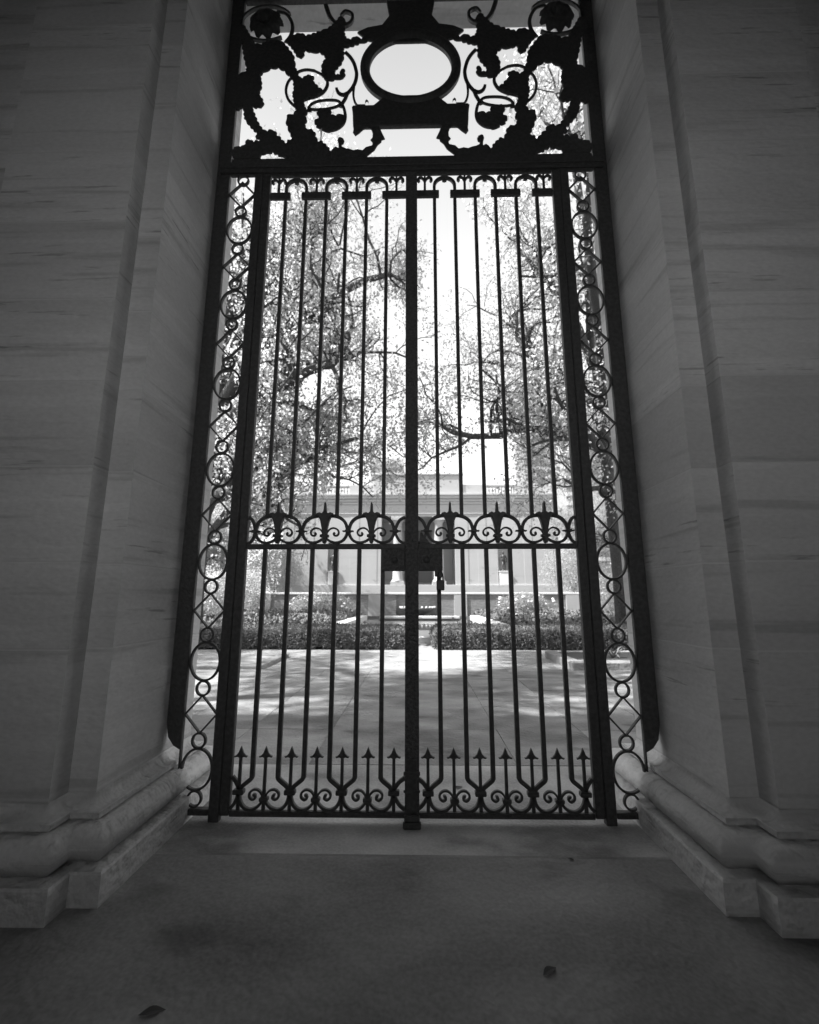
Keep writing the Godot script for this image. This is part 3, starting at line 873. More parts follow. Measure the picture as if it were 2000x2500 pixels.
func make_overthrow() -> void:
	var o := thing("overthrow", "black iron overthrow of scrolls and leaves round an oval medallion above the gate", "ironwork", Vector3(0, 0, GZ))
	# top rail under the lintel
	var st := begin()
	boxc(st, Vector3(-1.171, 5.25, -0.02), Vector3(1.171, 5.40, 0.02), 0.004)
	part(o, "top_rail", done(st), M.iron)
	st = begin()
	boxc(st, Vector3(-1.171, 3.8865, -0.012), Vector3(1.171, 3.918, 0.012), 0.003)
	part(o, "bottom_rail", done(st), M.iron)
	# the oval
	st = begin()
	st.set_smooth_group(1)
	var n := 56
	var ring_in := ellipse(Vector2(0, 4.64), 0.279, 0.245, n)
	var ring_out := ellipse(Vector2(0, 4.65), 0.343, 0.322, n)
	for i in n:
		var j := (i + 1) % n
		var prev_z := 0.0
		var steps := 6
		for k in steps:
			var a := float(k) / steps
			var b := float(k + 1) / steps
			var za := 0.012 + 0.022 * sin(PI * a)
			var zb := 0.012 + 0.022 * sin(PI * b)
			quad(st, v3(ring_in[i].lerp(ring_out[i], a), za), v3(ring_in[j].lerp(ring_out[j], a), za), v3(ring_in[j].lerp(ring_out[j], b), zb), v3(ring_in[i].lerp(ring_out[i], b), zb), Vector3(0, 0, 1))
		st.set_smooth_group(-1)
		quad(st, v3(ring_in[i], -0.012), v3(ring_in[j], -0.012), v3(ring_out[j], -0.012), v3(ring_out[i], -0.012), Vector3(0, 0, -1))
		quad(st, v3(ring_in[i], 0.012), v3(ring_in[j], 0.012), v3(ring_in[j], -0.012), v3(ring_in[i], -0.012), v3(Vector2(0, 4.64) - ring_in[i], 0))
		quad(st, v3(ring_out[i], 0.012), v3(ring_out[j], 0.012), v3(ring_out[j], -0.012), v3(ring_out[i], -0.012), v3(ring_out[i] - Vector2(0, 4.64), 0))
		st.set_smooth_group(1)
	part(o, "oval_medallion", done(st), M.iron)
	# base of the oval
	st = begin()
	plate(st, PackedVector2Array([Vector2(-0.386, 4.322), Vector2(-0.24, 4.325), Vector2(0.24, 4.325), Vector2(0.386, 4.322), Vector2(0.383, 4.20), Vector2(0.38, 4.155), Vector2(-0.38, 4.155), Vector2(-0.383, 4.20)]), 0.02, -0.015, 0.008)
	part(o, "medallion_base", done(st), M.iron)
	st = begin()
	plate(st, PackedVector2Array([Vector2(-0.25, 4.32), Vector2(-0.17, 4.40), Vector2(0.17, 4.40), Vector2(0.25, 4.32)]), 0.016, -0.02, 0.003)
	part(o, "medallion_gusset", done(st), M.iron)
	st = begin()
	plate(st, PackedVector2Array([Vector2(-0.30, 4.89), Vector2(-0.2, 4.86), Vector2(0.2, 4.86), Vector2(0.30, 4.89), Vector2(0.37, 4.96), Vector2(0.30, 5.0), Vector2(0.2, 5.02), Vector2(0.15, 5.1), Vector2(0.17, 5.23), Vector2(-0.17, 5.23), Vector2(-0.15, 5.1), Vector2(-0.2, 5.02), Vector2(-0.30, 5.0), Vector2(-0.37, 4.96)]), 0.008, -0.010, 0.005)
	part(o, "crest_plate", done(st), M.iron)
	for s in [-1.0, 1.0]:
		var step := 0
		for nm in LEAVES:
			step += 1
			var outline: PackedVector2Array = shifted(LEAVES[nm] if nm in ["foot_scroll", "bar_finial"] else lobed(LEAVES[nm]), Vector2.ZERO, -s)
			st = begin()
			plate(st, outline, 0.004 + 0.0013 * step, -0.012 + 0.0013 * step, 0.005)
			part(o, nm, done(st), M.iron)
		for row in SCROLLS:
			step += 1
			var pts: PackedVector2Array = shifted(row[1], Vector2.ZERO, -s)
			var closed: bool = row[4]
			st = begin()
			ribbon(st, smooth(pts, 4, closed), row[2], row[3], -0.010 + 0.0011 * step, -0.022 + 0.0011 * step, closed)
			part(o, row[0], done(st), M.iron)
		# big flower in the upper corner, its ring, and small curls next to it
		st = begin()
		st.set_smooth_group(1)
		for k in 9:
			var a := TAU * k / 9.0
			var d := Vector3(cos(a), sin(a), 0)
			var q := Vector3(-d.y, d.x, 0)
			var c := Vector3(1.017 * s, 5.07, 0.0)
			var prev: Array[Vector3] = []
			for i in 6:
				var t := i / 5.0
				var wd := 0.052 * sin(PI * (0.12 + 0.8 * t))
				var mid := c + d * (0.02 + 0.1 * t) + Vector3(0, 0, 0.03 * sin(PI * t) - 0.006)
				var cur: Array[Vector3] = [mid + q * wd, mid + Vector3(0, 0, 0.01), mid - q * wd]
				if i > 0:
					quad(st, prev[0], cur[0], cur[1], prev[1], Vector3(0, 0, 1))
					quad(st, prev[1], cur[1], cur[2], prev[2], Vector3(0, 0, 1))
					quad(st, prev[0] - Vector3(0, 0, 0.012), cur[0] - Vector3(0, 0, 0.012), cur[2] - Vector3(0, 0, 0.012), prev[2] - Vector3(0, 0, 0.012), Vector3(0, 0, -1))
				prev = cur
		part(o, "corner_flower", done(st), M.iron)
		st = begin()
		plate(st, shifted(ellipse(Vector2(1.015, 5.07), 0.075, 0.09, 18), Vector2.ZERO, s), 0.0, -0.02, 0.004)
		part(o, "flower_back", done(st), M.iron)
		st = begin()
		ribbon(st, shifted(ellipse(Vector2(1.01, 5.07), 0.185, 0.155, 30, -2.2, 2.6), Vector2.ZERO, s), 0.018, 0.014, 0.005, -0.018)
		part(o, "flower_scroll", done(st), M.iron)
		st = begin()
		ribbon(st, shifted(smooth(PackedVector2Array([Vector2(0.60, 5.22), Vector2(0.56, 5.1), Vector2(0.49, 5.03), Vector2(0.42, 5.06), Vector2(0.41, 5.13), Vector2(0.46, 5.16), Vector2(0.49, 5.12)]), 5), Vector2.ZERO, s), 0.03, 0.016, 0.005, -0.018)
		part(o, "crest_curl", done(st), M.iron)

# ---------------------------------------------------------------- plants
func leaf_mesh(count: int, spread: float, ln: float, seed_: int) -> ArrayMesh:
	var r := RandomNumberGenerator.new()
	r.seed = seed_
	var st := begin()
	for i in count:
		var c := Vector3(r.randf_range(-1, 1), r.randf_range(-1, 1), r.randf_range(-1, 1)) * spread
		var d := Vector3(r.randf_range(-1, 1), r.randf_range(-0.8, 0.5), r.randf_range(-1, 1)).normalized()
		var q := d.cross(Vector3(r.randf_range(-1, 1), r.randf_range(-1, 1), r.randf_range(-1, 1))).normalized()
		var l := ln * r.randf_range(0.7, 1.2)
		var w := l * 0.33
		var up := d.cross(q) * w * 0.4
		tri(st, c, c + d * l * 0.5 + q * w + up, c + d * l, up)
		tri(st, c, c + d * l, c + d * l * 0.5 - q * w + up, up)
	return done(st)

func scatter(parent: Node, called: String, mesh: Mesh, mat: Material, xf: Array[Transform3D]) -> MultiMeshInstance3D:
	var mm := MultiMesh.new()
	mm.transform_format = MultiMesh.TRANSFORM_3D
	mm.mesh = mesh
	mm.instance_count = xf.size()
	var buf := PackedFloat32Array()
	buf.resize(xf.size() * 12)
	for i in xf.size():
		var t := xf[i]
		var k := i * 12
		buf[k] = t.basis.x.x; buf[k + 1] = t.basis.y.x; buf[k + 2] = t.basis.z.x; buf[k + 3] = t.origin.x
		buf[k + 4] = t.basis.x.y; buf[k + 5] = t.basis.y.y; buf[k + 6] = t.basis.z.y; buf[k + 7] = t.origin.y
		buf[k + 8] = t.basis.x.z; buf[k + 9] = t.basis.y.z; buf[k + 10] = t.basis.z.z; buf[k + 11] = t.origin.z
	mm.buffer = buf
	var o := MultiMeshInstance3D.new()
	o.multimesh = mm
	o.material_override = mat
	o.name = called
	o.set_meta("kind", "stuff")
	parent.add_child(o, true)
	return o

func turned(p: Vector3, sc: float) -> Transform3D:
	return Transform3D(Basis.from_euler(Vector3(rng.randf() * TAU, rng.randf() * TAU, rng.randf() * TAU)).scaled(Vector3.ONE * sc), p)

var wood: SurfaceTool
var twigs: SurfaceTool
var tips: Array[Transform3D]
var limb_max := 3
var leaf_keep := 1.0
var gnarl := 0.35

func grow(p: Vector3, d: Vector3, ln: float, rad: float, depth: int) -> void:
	var steps := 5 if depth < 3 else 4
	var pts: PackedVector3Array = [p]
	var rads: PackedFloat32Array = [rad]
	var q := p
	for i in steps:
		d = (d + Vector3(rng.randf_range(-1, 1), rng.randf_range(-0.8, 0.9), rng.randf_range(-1, 1)) * gnarl).normalized()
		q += d * ln / steps
		pts.append(q)
		rads.append(maxf(0.0055, rad * lerpf(1.0, 0.45, float(i + 1) / steps)))
	if depth < limb_max or rng.randf() < 0.4:
		tube(wood if depth <= 1 else twigs, pts, rads, 7 if depth <= 1 else (5 if depth == 2 else 3))
	if depth >= limb_max:
		for i in range(1, steps + 1):
			for k in 2:
				if rng.randf() < leaf_keep:
					tips.append(turned(pts[i] + Vector3(rng.randf_range(-1, 1), rng.randf_range(-1, 1), rng.randf_range(-1, 1)) * 0.16, rng.randf_range(0.7, 1.25)))
		return
	var kids := 5 if depth < 2 else 5
	for k in kids:
		var t := lerpf(0.3, 1.0, (k + rng.randf() * 0.7) / kids)
		var at := clampi(int(t * steps), 1, steps)
		var base := pts[at]
		var away := d.cross(Vector3(rng.randf_range(-1, 1), rng.randf_range(-1, 1), rng.randf_range(-1, 1))).normalized()
		var nd := (d * 0.55 + away * 0.9 + Vector3(0, 0.12, 0)).normalized()
		grow(base, nd, ln * rng.randf_range(0.45, 0.66), rads[at] * 0.62, depth + 1)

# a tree with chosen limbs: each limb is a list of points and a radius at its root
func tree(called: String, label: String, at: Vector3, trunk: PackedVector3Array, r0: float, limbs: Array, mat: int, opts := {}) -> Node3D:
	var o := thing(called, label, "tree", at, opts.get("group", ""))
	wood = begin()
	wood.set_smooth_group(1)
	twigs = begin()
	twigs.set_smooth_group(1)
	tips = []
	limb_max = opts.get("depth", 3)
	leaf_keep = opts.get("keep", 1.0)
	gnarl = opts.get("gnarl", 0.35)
	var rr: PackedFloat32Array = []
	for i in trunk.size():
		rr.append(r0 * lerpf(1.25 if i == 0 else 1.0, 0.35, float(i) / (trunk.size() - 1)))
	tube(wood, trunk, rr, 12)
	for lb in limbs:
		var pts: PackedVector3Array = lb[0]
		var r: float = lb[1]
		var rad: PackedFloat32Array = []
		var fine: PackedVector3Array = []
		for i in pts.size() - 1:
			for k in 3:
				fine.append(pts[i].cubic_interpolate(pts[i + 1], pts[maxi(i - 1, 0)], pts[mini(i + 2, pts.size() - 1)], k / 3.0) + Vector3(rng.randf_range(-1, 1), rng.randf_range(-1, 1), rng.randf_range(-1, 1)) * 0.035)
		fine.append(pts[pts.size() - 1])
		for i in fine.size():
			rad.append(r * opts.get("stout", 1.0) * lerpf(1.0, 0.35, float(i) / (fine.size() - 1)))
		tube(wood, fine, rad, 8)
		var every: float = opts.get("side", 1.0)
		for i in range(2, fine.size()):
			var d := (fine[i] - fine[i - 1]).normalized()
			for k in (3 if i == fine.size() - 1 else 1):
				if rng.randf() > every:
					continue
				var away := d.cross(Vector3(rng.randf_range(-1, 1), rng.randf_range(-1, 1), rng.randf_range(-1, 1))).normalized()
				grow(fine[i], (d * 0.5 + away + Vector3(0, 0.25, 0)).normalized(), rng.randf_range(1.4, 2.6) * opts.get("shoot", 1.0), rad[i] * 0.55, limb_max - 2)
	part(o, "trunk", done(wood), M.bark)
	var tw := part(o, "branches", done(twigs), M.bark)
	tw.set_meta("kind", "stuff")
	scatter(o, "crown", leaf_mesh(opts.get("leaves", 6), opts.get("spread", 0.17), opts.get("leaf", 0.085), 5 + mat), M.leaf[mat], tips)
	return o

# limbs that spread from a trunk top on their own
func spread_limbs(top: Vector3, n: int, ln: float, r: float, up: float) -> Array:
	var out := []
	for k in n:
		var a := TAU * (k + rng.randf() * 0.6) / n
		var pts: PackedVector3Array = []
		var p := top + Vector3(0, -rng.randf() * ln * 0.35, 0)
		var d := Vector3(cos(a), up * rng.randf_range(0.5, 1.6), sin(a)).normalized()
		for i in 5:
			pts.append(p)
			d = (d + Vector3(rng.randf_range(-1, 1), rng.randf_range(-0.4, 0.6), rng.randf_range(-1, 1)) * 0.25).normalized()
			p += d * ln / 4.0
		out.append([pts, r])
	return out

func bush(called: String, label: String, c: Vector3, s: Vector3, n: int, mat: Material, leaf: float, group := "", category := "bush") -> Node3D:
	var o := thing(called, label, category, Vector3(c.x, c.y, c.z), group)
	var xf: Array[Transform3D] = []
	for i in n:
		var v := Vector3(rng.randfn(), rng.randfn(), rng.randfn()).normalized() * pow(rng.randf(), 0.25)
		var k := 1.0 + 0.25 * sin(v.x * 5.0 + c.x) * cos(v.z * 4.0 + c.z)
		xf.append(turned(Vector3(v.x * s.x * k, s.y * (0.5 + 0.5 * v.y * k), v.z * s.z * k), rng.randf_range(0.7, 1.3)))
	scatter(o, "foliage", leaf_mesh(6, leaf * 1.6, leaf, 17), mat, xf)
	var st := begin()
	for i in 5:
		var a := TAU * i / 5.0
		tube(st, PackedVector3Array([Vector3(0, 0, 0), Vector3(cos(a) * s.x * 0.3, s.y * 0.4, sin(a) * s.z * 0.3), Vector3(cos(a) * s.x * 0.6, s.y * 0.8, sin(a) * s.z * 0.6)]), PackedFloat32Array([0.03, 0.02, 0.008]), 5)
	part(o, "stems", done(st), M.bark)
	return o

func hedge(label: String, lo: Vector3, hi: Vector3) -> void:
	var o := thing("box_hedge", label, "hedge", Vector3((lo.x + hi.x) * 0.5, lo.y, (lo.z + hi.z) * 0.5), "low hedges before the pool")
	var c := Vector3((hi - lo).x * 0.5, (hi - lo).y, (hi - lo).z * 0.5)
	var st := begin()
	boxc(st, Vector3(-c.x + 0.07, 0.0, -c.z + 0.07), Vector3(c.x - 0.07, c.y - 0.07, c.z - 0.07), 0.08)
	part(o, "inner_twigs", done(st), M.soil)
	var xf: Array[Transform3D] = []
	var r := 0.12
	for i in int(c.x * 7000.0):
		var p := Vector3(rng.randf_range(-c.x, c.x), 0, rng.randf_range(-c.z, c.z))
		var f := rng.randf()
		if f < 0.66:
			p.y = c.y
		elif f < 0.9:
			p.z = c.z
			p.y = rng.randf_range(0.03, c.y)
		else:
			p.x = c.x * (1.0 if rng.randf() < 0.5 else -1.0)
			p.y = rng.randf_range(0.03, c.y)
		# round the edges over and let the surface wander
		var q := Vector3(clampf(p.x, -c.x + r, c.x - r), minf(p.y, c.y - r), clampf(p.z, -c.z + r, c.z - r))
		var e := p - q
		if e.length() > r:
			p = q + e.normalized() * r
		p += Vector3(rng.randfn(), rng.randfn(), rng.randfn()) * 0.022
		p.y += 0.02 * sin(p.x * 2.3) + 0.02 * sin(p.x * 5.1 + p.z * 3.0)
		if p.y < 0.02:
			continue
		xf.append(turned(p, rng.randf_range(0.7, 1.3)))
	scatter(o, "foliage", leaf_mesh(6, 0.04, 0.042, 3), M.hedge, xf)

# ---------------------------------------------------------------- the garden
func make_garden() -> void:
	var st := begin()
	quad(st, Vector3(-600, -0.13, 300), Vector3(600, -0.13, 300), Vector3(600, -0.13, -900), Vector3(-600, -0.13, -900), Vector3.UP)
	structure("ground", done(st), M.lawn)
	st = begin()
	boxc(st, Vector3(-60, -0.4, 3.05), Vector3(60, -0.02, 40))
	structure("street_pavement", done(st), M.street)
	# forecourt slabs
	st = begin()
	boxc(st, Vector3(-14, -0.3, -7.55), Vector3(14, -0.024, -3.304))
	var fc := structure("forecourt", done(st), M.joint)
	var sm := box_mesh(Vector3(0.697, 0.06, 0.838), 0.003)
	for j in 5:
		for i in 20:
			var x := -6.65 + i * 0.7
			var b := part(fc, "paving_slab", sm, M.slab[rng.randi() % 4], Vector3(x, -0.036 + rng.randf_range(-0.002, 0.002), -3.74 - j * 0.84))
			b.rotation.y = rng.randf_range(-0.003, 0.003)
	st = begin()
	boxc(st, Vector3(-14, -0.3, -10.25), Vector3(14, -0.012, -7.56))
	boxc(st, Vector3(-0.42, -0.3, -11.72), Vector3(0.50, -0.014, -10.254))
	structure("gravel_path", done(st), M.gravel)
	# raised garden behind one step
	st = begin()
	boxc(st, Vector3(-16, -0.3, -26.0), Vector3(16, 0.10, -11.75))
	structure("garden_bed", done(st), M.soil)
	st = begin()
	boxc(st, Vector3(-0.55, -0.3, -14.0), Vector3(0.60, 0.125, -11.73), 0.01)
	structure("step", done(st), M.white_stone)
	hedge("low clipped hedge left of the central path, in front of the left rose bed", Vector3(-5.6, -0.012, -12.3), Vector3(-0.28, 0.36, -10.28))
	hedge("low clipped hedge right of the central path, in front of the right rose bed", Vector3(0.42, -0.012, -12.3), Vector3(5.9, 0.36, -10.28))
	# ground cover beds between hedge and pool
	for s in [-1.0, 1.0]:
		var gc := MultiMeshInstance3D.new()
		var xf: Array[Transform3D] = []
		for i in 5200:
			var x: float = rng.randf_range(0.9 if i % 3 == 0 else 2.9, 9.5) * s
			var z := rng.randf_range(-24.0, -11.9)
			if absf(x) < 2.9 and z < -13.2:
				continue
			xf.append(turned(Vector3(x, 0.14 + rng.randf() * (0.16 + 0.12 * sin(x * 1.7 + z)), z), rng.randf_range(0.8, 1.6)))
		gc = scatter(self, "bed_planting" if s < 0.0 else "bed_planting_001", leaf_mesh(7, 0.12, 0.09, 31), M.bed, xf)
		tag(gc, "leafy low planting in the bed %s of the pool" % ("left" if s < 0.0 else "right"), "planting")
	make_pool()
	make_terrace()
	make_building()
	# low kerbs that edge planting beds at both sides of the forecourt
	for s in [-1.0, 1.0]:
		var kb := thing("bed_kerb", "low stone kerb at the %s edge of the forecourt%s" % ["left" if s < 0.0 else "right", " with a spiky plant behind it" if s > 0.0 else ""], "kerb", Vector3(0, 0, 0))
		st = begin()
		boxc(st, Vector3(minf(2.42 * s, 5.6 * s), -0.02, -7.75), Vector3(maxf(2.42 * s, 5.6 * s), 0.11 if s > 0.0 else 0.05, -7.42), 0.012)
		part(kb, "kerb_stone", done(st), M.slab[0])
		st = begin()
		boxc(st, Vector3(minf(2.42 * s, 2.62 * s), -0.02, -9.0), Vector3(maxf(2.42 * s, 2.62 * s), 0.11 if s > 0.0 else 0.05, -7.754), 0.012)
		part(kb, "kerb_stone", done(st), M.slab[1])
		st = begin()
		boxc(st, Vector3(minf(2.624 * s, 5.6 * s), -0.02, -9.0), Vector3(maxf(2.624 * s, 5.6 * s), 0.09 if s > 0.0 else 0.03, -7.754))
		part(kb, "bed_soil", done(st), M.soil if s > 0.0 else M.slab[2])
	var sp := thing("spiky_plant", "dark spiky tuft of leaves behind the right kerb", "plant", Vector3(3.38, 0.09, -8.2))
	for i in 26:
		st = begin()
		var a := rng.randf() * TAU
		var el := rng.randf_range(0.25, 1.3)
		var d := Vector3(cos(a) * cos(el), sin(el), sin(a) * cos(el))
		var q := Vector3(-sin(a), 0, cos(a)) * 0.018
		var l := rng.randf_range(0.22, 0.34)
		var mid := d * l * 0.55 + Vector3(0, 0.03, 0)
		quad(st, q * 0.6, mid + q, mid - q, -q * 0.6, Vector3(0, 1, 0))
		tri(st, mid + q, d * l - Vector3(0, 0.05, 0), mid - q, Vector3(0, 1, 0))
		part(sp, "leaf_blade", done(st), M.hedge)

func make_pool() -> void:
	var p := thing("garden_pool", "long sunken pool with broad white stone coping between the beds", "pool", Vector3(0.05, 0.1, -17.6))
	var st := begin()
	boxc(st, Vector3(-2.35, -0.02, -3.5), Vector3(2.35, 0.02, 3.3))
	part(p, "water", done(st), M.water)
	for s in [-1.0, 1.0]:
		st = begin()
		boxc(st, Vector3(minf(2.36 * s, 2.75 * s), -0.05, -3.9), Vector3(maxf(2.36 * s, 2.75 * s), 0.20, 3.0), 0.015)
		part(p, "side_coping", done(st), M.white_stone)
	st = begin()
	boxc(st, Vector3(-1.75, 0.07, -3.9), Vector3(1.85, 0.18, -3.52), 0.015)
	part(p, "back_coping", done(st), M.white_stone)
	st = begin()
	boxc(st, Vector3(-1.8, -0.05, -3.86), Vector3(1.9, 0.068, -3.6))
	part(p, "pool_wall", done(st), M.facade_dark)
	st = begin()
	boxc(st, Vector3(-1.9, -0.05, 3.31), Vector3(1.9, 0.03, 3.65), 0.01)
	part(p, "front_coping", done(st), M.white_stone)
	# benches
	for s in [-1.0, 1.0]:
		var b := thing("stone_bench", "white slab bench in the planting at the %s, before the roses" % ("left" if s < 0.0 else "right"), "bench", Vector3(4.85 * s, 0.1, -20.0), "stone benches by the roses")
		st = begin()
		box(st, Vector3(0, 0.31, 0), Vector3(1.25, 0.06, 0.42), 0.01)
		part(b, "seat", done(st), M.white_stone)
		for t in [-1.0, 1.0]:
			st = begin()
			box(st, Vector3(0.45 * t, 0.14, 0), Vector3(0.12, 0.28, 0.34), 0.01)
			part(b, "support", done(st), M.white_stone)

func make_terrace() -> void:
	var w := thing("terrace_wall", "grey stone terrace wall with pale coping and a wall fountain in the middle", "wall", Vector3(0, 0, -26))
	var st := begin()
	boxc(st, Vector3(-13, 0.0, -0.6), Vector3(-1.2, 1.28, 0.0))
	boxc(st, Vector3(1.2, 0.0, -0.6), Vector3(13, 1.28, 0.0))
	boxc(st, Vector3(-1.199, 0.0, -0.6), Vector3(1.199, 1.28, -0.25))
	part(w, "wall_face", done(st), M.facade_dark)
	st = begin()
	boxc(st, Vector3(-13.1, 1.284, -0.7), Vector3(13.1, 1.39, 0.07), 0.015)
	part(w, "coping", done(st), M.white_stone)
	for x in [-2.4, 2.4, -8.6, 8.6, -12.4, 12.4]:
		st = begin()
		boxc(st, Vector3(x - 0.36, 0.0, 0.002), Vector3(x + 0.36, 1.275, 0.06), 0.01)
		part(w, "pilaster", done(st), M.facade)
	for j in 4:
		st = begin()
		for sg in [-1.0, 1.0]:
			boxc(st, Vector3(minf(1.25 * sg, 13 * sg), 0.31 * (j + 1) - 0.008, 0.0005), Vector3(maxf(1.25 * sg, 13 * sg), 0.31 * (j + 1) + 0.002, 0.002))
		part(w, "joint_line", done(st), M.joint)
	var f := thing("wall_fountain", "half-round stone basin with a rim of white beads on the terrace wall", "fountain", Vector3(0, 0.1, -25.98))
	st = begin()
	st.set_smooth_group(1)
	lathe(st, Vector3.ZERO, PackedVector2Array([Vector2(0.25, 0.0), Vector2(0.4, 0.1), Vector2(0.75, 0.25), Vector2(0.98, 0.40), Vector2(1.0, 0.44), Vector2(0.9, 0.44), Vector2(0.0, 0.36)]), 24, PI)
	var basin := part(f, "basin", done(st), M.facade_dark)
	var sph := SphereMesh.new()
	sph.radius = 0.07
	sph.height = 0.12
	sph.radial_segments = 10
	sph.rings = 5
	for k in 13:
		var a := PI * k / 12.0
		part(basin, "bead", sph, M.white_stone, Vector3(cos(a) * 0.96, 0.48, sin(a) * 0.96))
	# roses
	for s in [-1.0, 1.0]:
		var b := bush("rose_bush", "%s bush with white blossoms against the terrace wall" % ("broad rose" if s < 0.0 else "darker right-hand rose"), Vector3((-5.2 if s < 0.0 else 5.75), 0.1, -25.1), Vector3(1.75 if s < 0.0 else 1.25, 1.2, 0.6), 900, M.leaf[0], 0.10, "", "bush")
		var pet := SphereMesh.new()
		pet.radius = 0.085
		pet.height = 0.14
		pet.radial_segments = 8
		pet.rings = 4
		for k in 20:
			var fl := part(b, "blossom", pet, M.petal, Vector3(rng.randf_range(-1.7, 1.9) * (1.0 if s < 0.0 else 0.9), rng.randf_range(0.45, 1.15), rng.randf_range(0.35, 0.75)))
			fl.scale = Vector3.ONE * rng.randf_range(0.55, 1.15)

func make_building() -> void:
	var Z := -40.0
	var b := thing("pavilion", "pale stone classical pavilion with columned porch, niches and balustrade", "building", Vector3(0.05, 0, Z))
	var st := begin()
	boxc(st, Vector3(-12.3, 1.0, -12), Vector3(12.2, 2.2, 0.18), 0.02)
	part(b, "plinth", done(st), M.facade)
	st = begin()   # wall pieces round the porch (x -3.25..3.25) and the niches (centred 7.45)
	for s in [-1.0, 1.0]:
		for r in [[3.25, 6.95], [7.95, 12.0]]:
			boxc(st, Vector3(minf(r[0] * s, r[1] * s), 2.2, -0.8), Vector3(maxf(r[0] * s, r[1] * s), 8.2, 0.0))
		boxc(st, Vector3(minf(6.951 * s, 7.949 * s), 5.9, -0.8), Vector3(maxf(6.951 * s, 7.949 * s), 8.2, -0.002))
		boxc(st, Vector3(minf(6.951 * s, 7.949 * s), 2.2, -0.8), Vector3(maxf(6.951 * s, 7.949 * s), 5.9, -0.55))
	boxc(st, Vector3(-12.0, 8.201, -0.8), Vector3(12.0, 9.3, -0.001))
	part(b, "wall", done(st), M.facade)
	st = begin()
	boxc(st, Vector3(-12.0, 2.2, -12), Vector3(12.0, 10.2, -3.2))
	boxc(st, Vector3(-12.0, 2.2, -3.2), Vector3(-3.3, 10.2, -0.802))
	boxc(st, Vector3(3.3, 2.2, -3.2), Vector3(12.0, 10.2, -0.802))
	part(b, "body", done(st), M.facade)
	st = begin()
	boxc(st, Vector3(-3.29, 8.22, -3.18), Vector3(3.29, 8.6, -0.81))
	part(b, "porch_ceiling", done(st), M.facade)
	st = begin()
	boxc(st, Vector3(-1.3, 2.5, -3.19), Vector3(1.3, 7.4, -3.1))
	part(b, "door", done(st), M.opening)
	for s in [-1.0, 1.0]:
		st = begin()
		boxc(st, Vector3(minf(2.2 * s, 3.2 * s), 2.7, -3.19), Vector3(maxf(2.2 * s, 3.2 * s), 7.0, -3.12))
		part(b, "porch_window", done(st), M.glass)
	for s in [-1.0, 1.0]:
		st = begin()
		st.set_smooth_group(1)
		lathe(st, Vector3(1.82 * s, 2.2, -0.4), PackedVector2Array([Vector2(0.55, 0.3), Vector2(0.55, 0.4), Vector2(0.44, 0.5), Vector2(0.43, 1.5), Vector2(0.40, 3.5), Vector2(0.36, 5.4), Vector2(0.42, 5.5), Vector2(0.52, 5.68)]), 20)
		var shaft := part(b, "column", done(st), M.facade)
		st = begin()
		boxc(st, Vector3(1.82 * s - 0.56, 7.88, -0.96), Vector3(1.82 * s + 0.56, 8.19, 0.1), 0.02)
		part(shaft, "column_capital", done(st), M.facade)
		st = begin()
		boxc(st, Vector3(1.82 * s - 0.6, 2.2, -1.0), Vector3(1.82 * s + 0.6, 2.5, 0.12), 0.02)
		part(shaft, "column_base", done(st), M.facade)
	for x in [-11.4, -9.6, -5.6, -4.0, 4.0, 5.6, 9.6, 11.4]:
		st = begin()
		boxc(st, Vector3(x - 0.38, 2.2, 0.002), Vector3(x + 0.38, 8.18, 0.025), 0.01)
		part(b, "pilaster", done(st), M.facade)
	for r in [[8.42, 8.50, 0.07], [9.30, 9.52, 0.09], [9.525, 9.78, 0.17], [9.785, 10.05, 0.30], [10.055, 10.24, 0.38]]:
		st = begin()
		boxc(st, Vector3(-12.0 - r[2], r[0], -1.0), Vector3(12.0 + r[2], r[1], r[2]), 0.02)
		part(b, "cornice_band", done(st), M.facade)
	# parapet with balustrade windows, taller in the middle
	for s in [-1.0, 1.0]:
		st = begin()
		boxc(st, Vector3(minf(4.0 * s, 6.2 * s), 10.24, -0.9), Vector3(maxf(4.0 * s, 6.2 * s), 11.15, -0.1), 0.02)
		boxc(st, Vector3(minf(8.7 * s, 12.0 * s), 10.24, -0.9), Vector3(maxf(8.7 * s, 12.0 * s), 11.15, -0.1), 0.02)
		boxc(st, Vector3(minf(6.2 * s, 8.7 * s), 10.24, -0.8), Vector3(maxf(6.2 * s, 8.7 * s), 10.36, -0.2))
		boxc(st, Vector3(minf(6.2 * s, 8.7 * s), 11.0, -0.85), Vector3(maxf(6.2 * s, 8.7 * s), 11.15, -0.15), 0.02)
		part(b, "parapet", done(st), M.facade)
	st = begin()
	boxc(st, Vector3(-4.0, 10.245, -1.2), Vector3(4.0, 12.0, 0.0), 0.02)
	boxc(st, Vector3(-4.1, 12.004, -1.3), Vector3(4.1, 12.16, 0.1), 0.02)
	part(b, "attic", done(st), M.facade)
	st = begin()
	st.set_smooth_group(1)
	lathe(st, Vector3.ZERO, PackedVector2Array([Vector2(0.06, 0.0), Vector2(0.07, 0.05), Vector2(0.04, 0.12), Vector2(0.085, 0.26), Vector2(0.045, 0.46), Vector2(0.04, 0.56), Vector2(0.065, 0.64)]), 10)
	var bal := done(st)
	for s in [-1.0, 1.0]:
		for k in 8:
			part(b, "baluster", bal, M.facade, Vector3((6.45 + k * 0.286) * s, 10.36, -0.5))
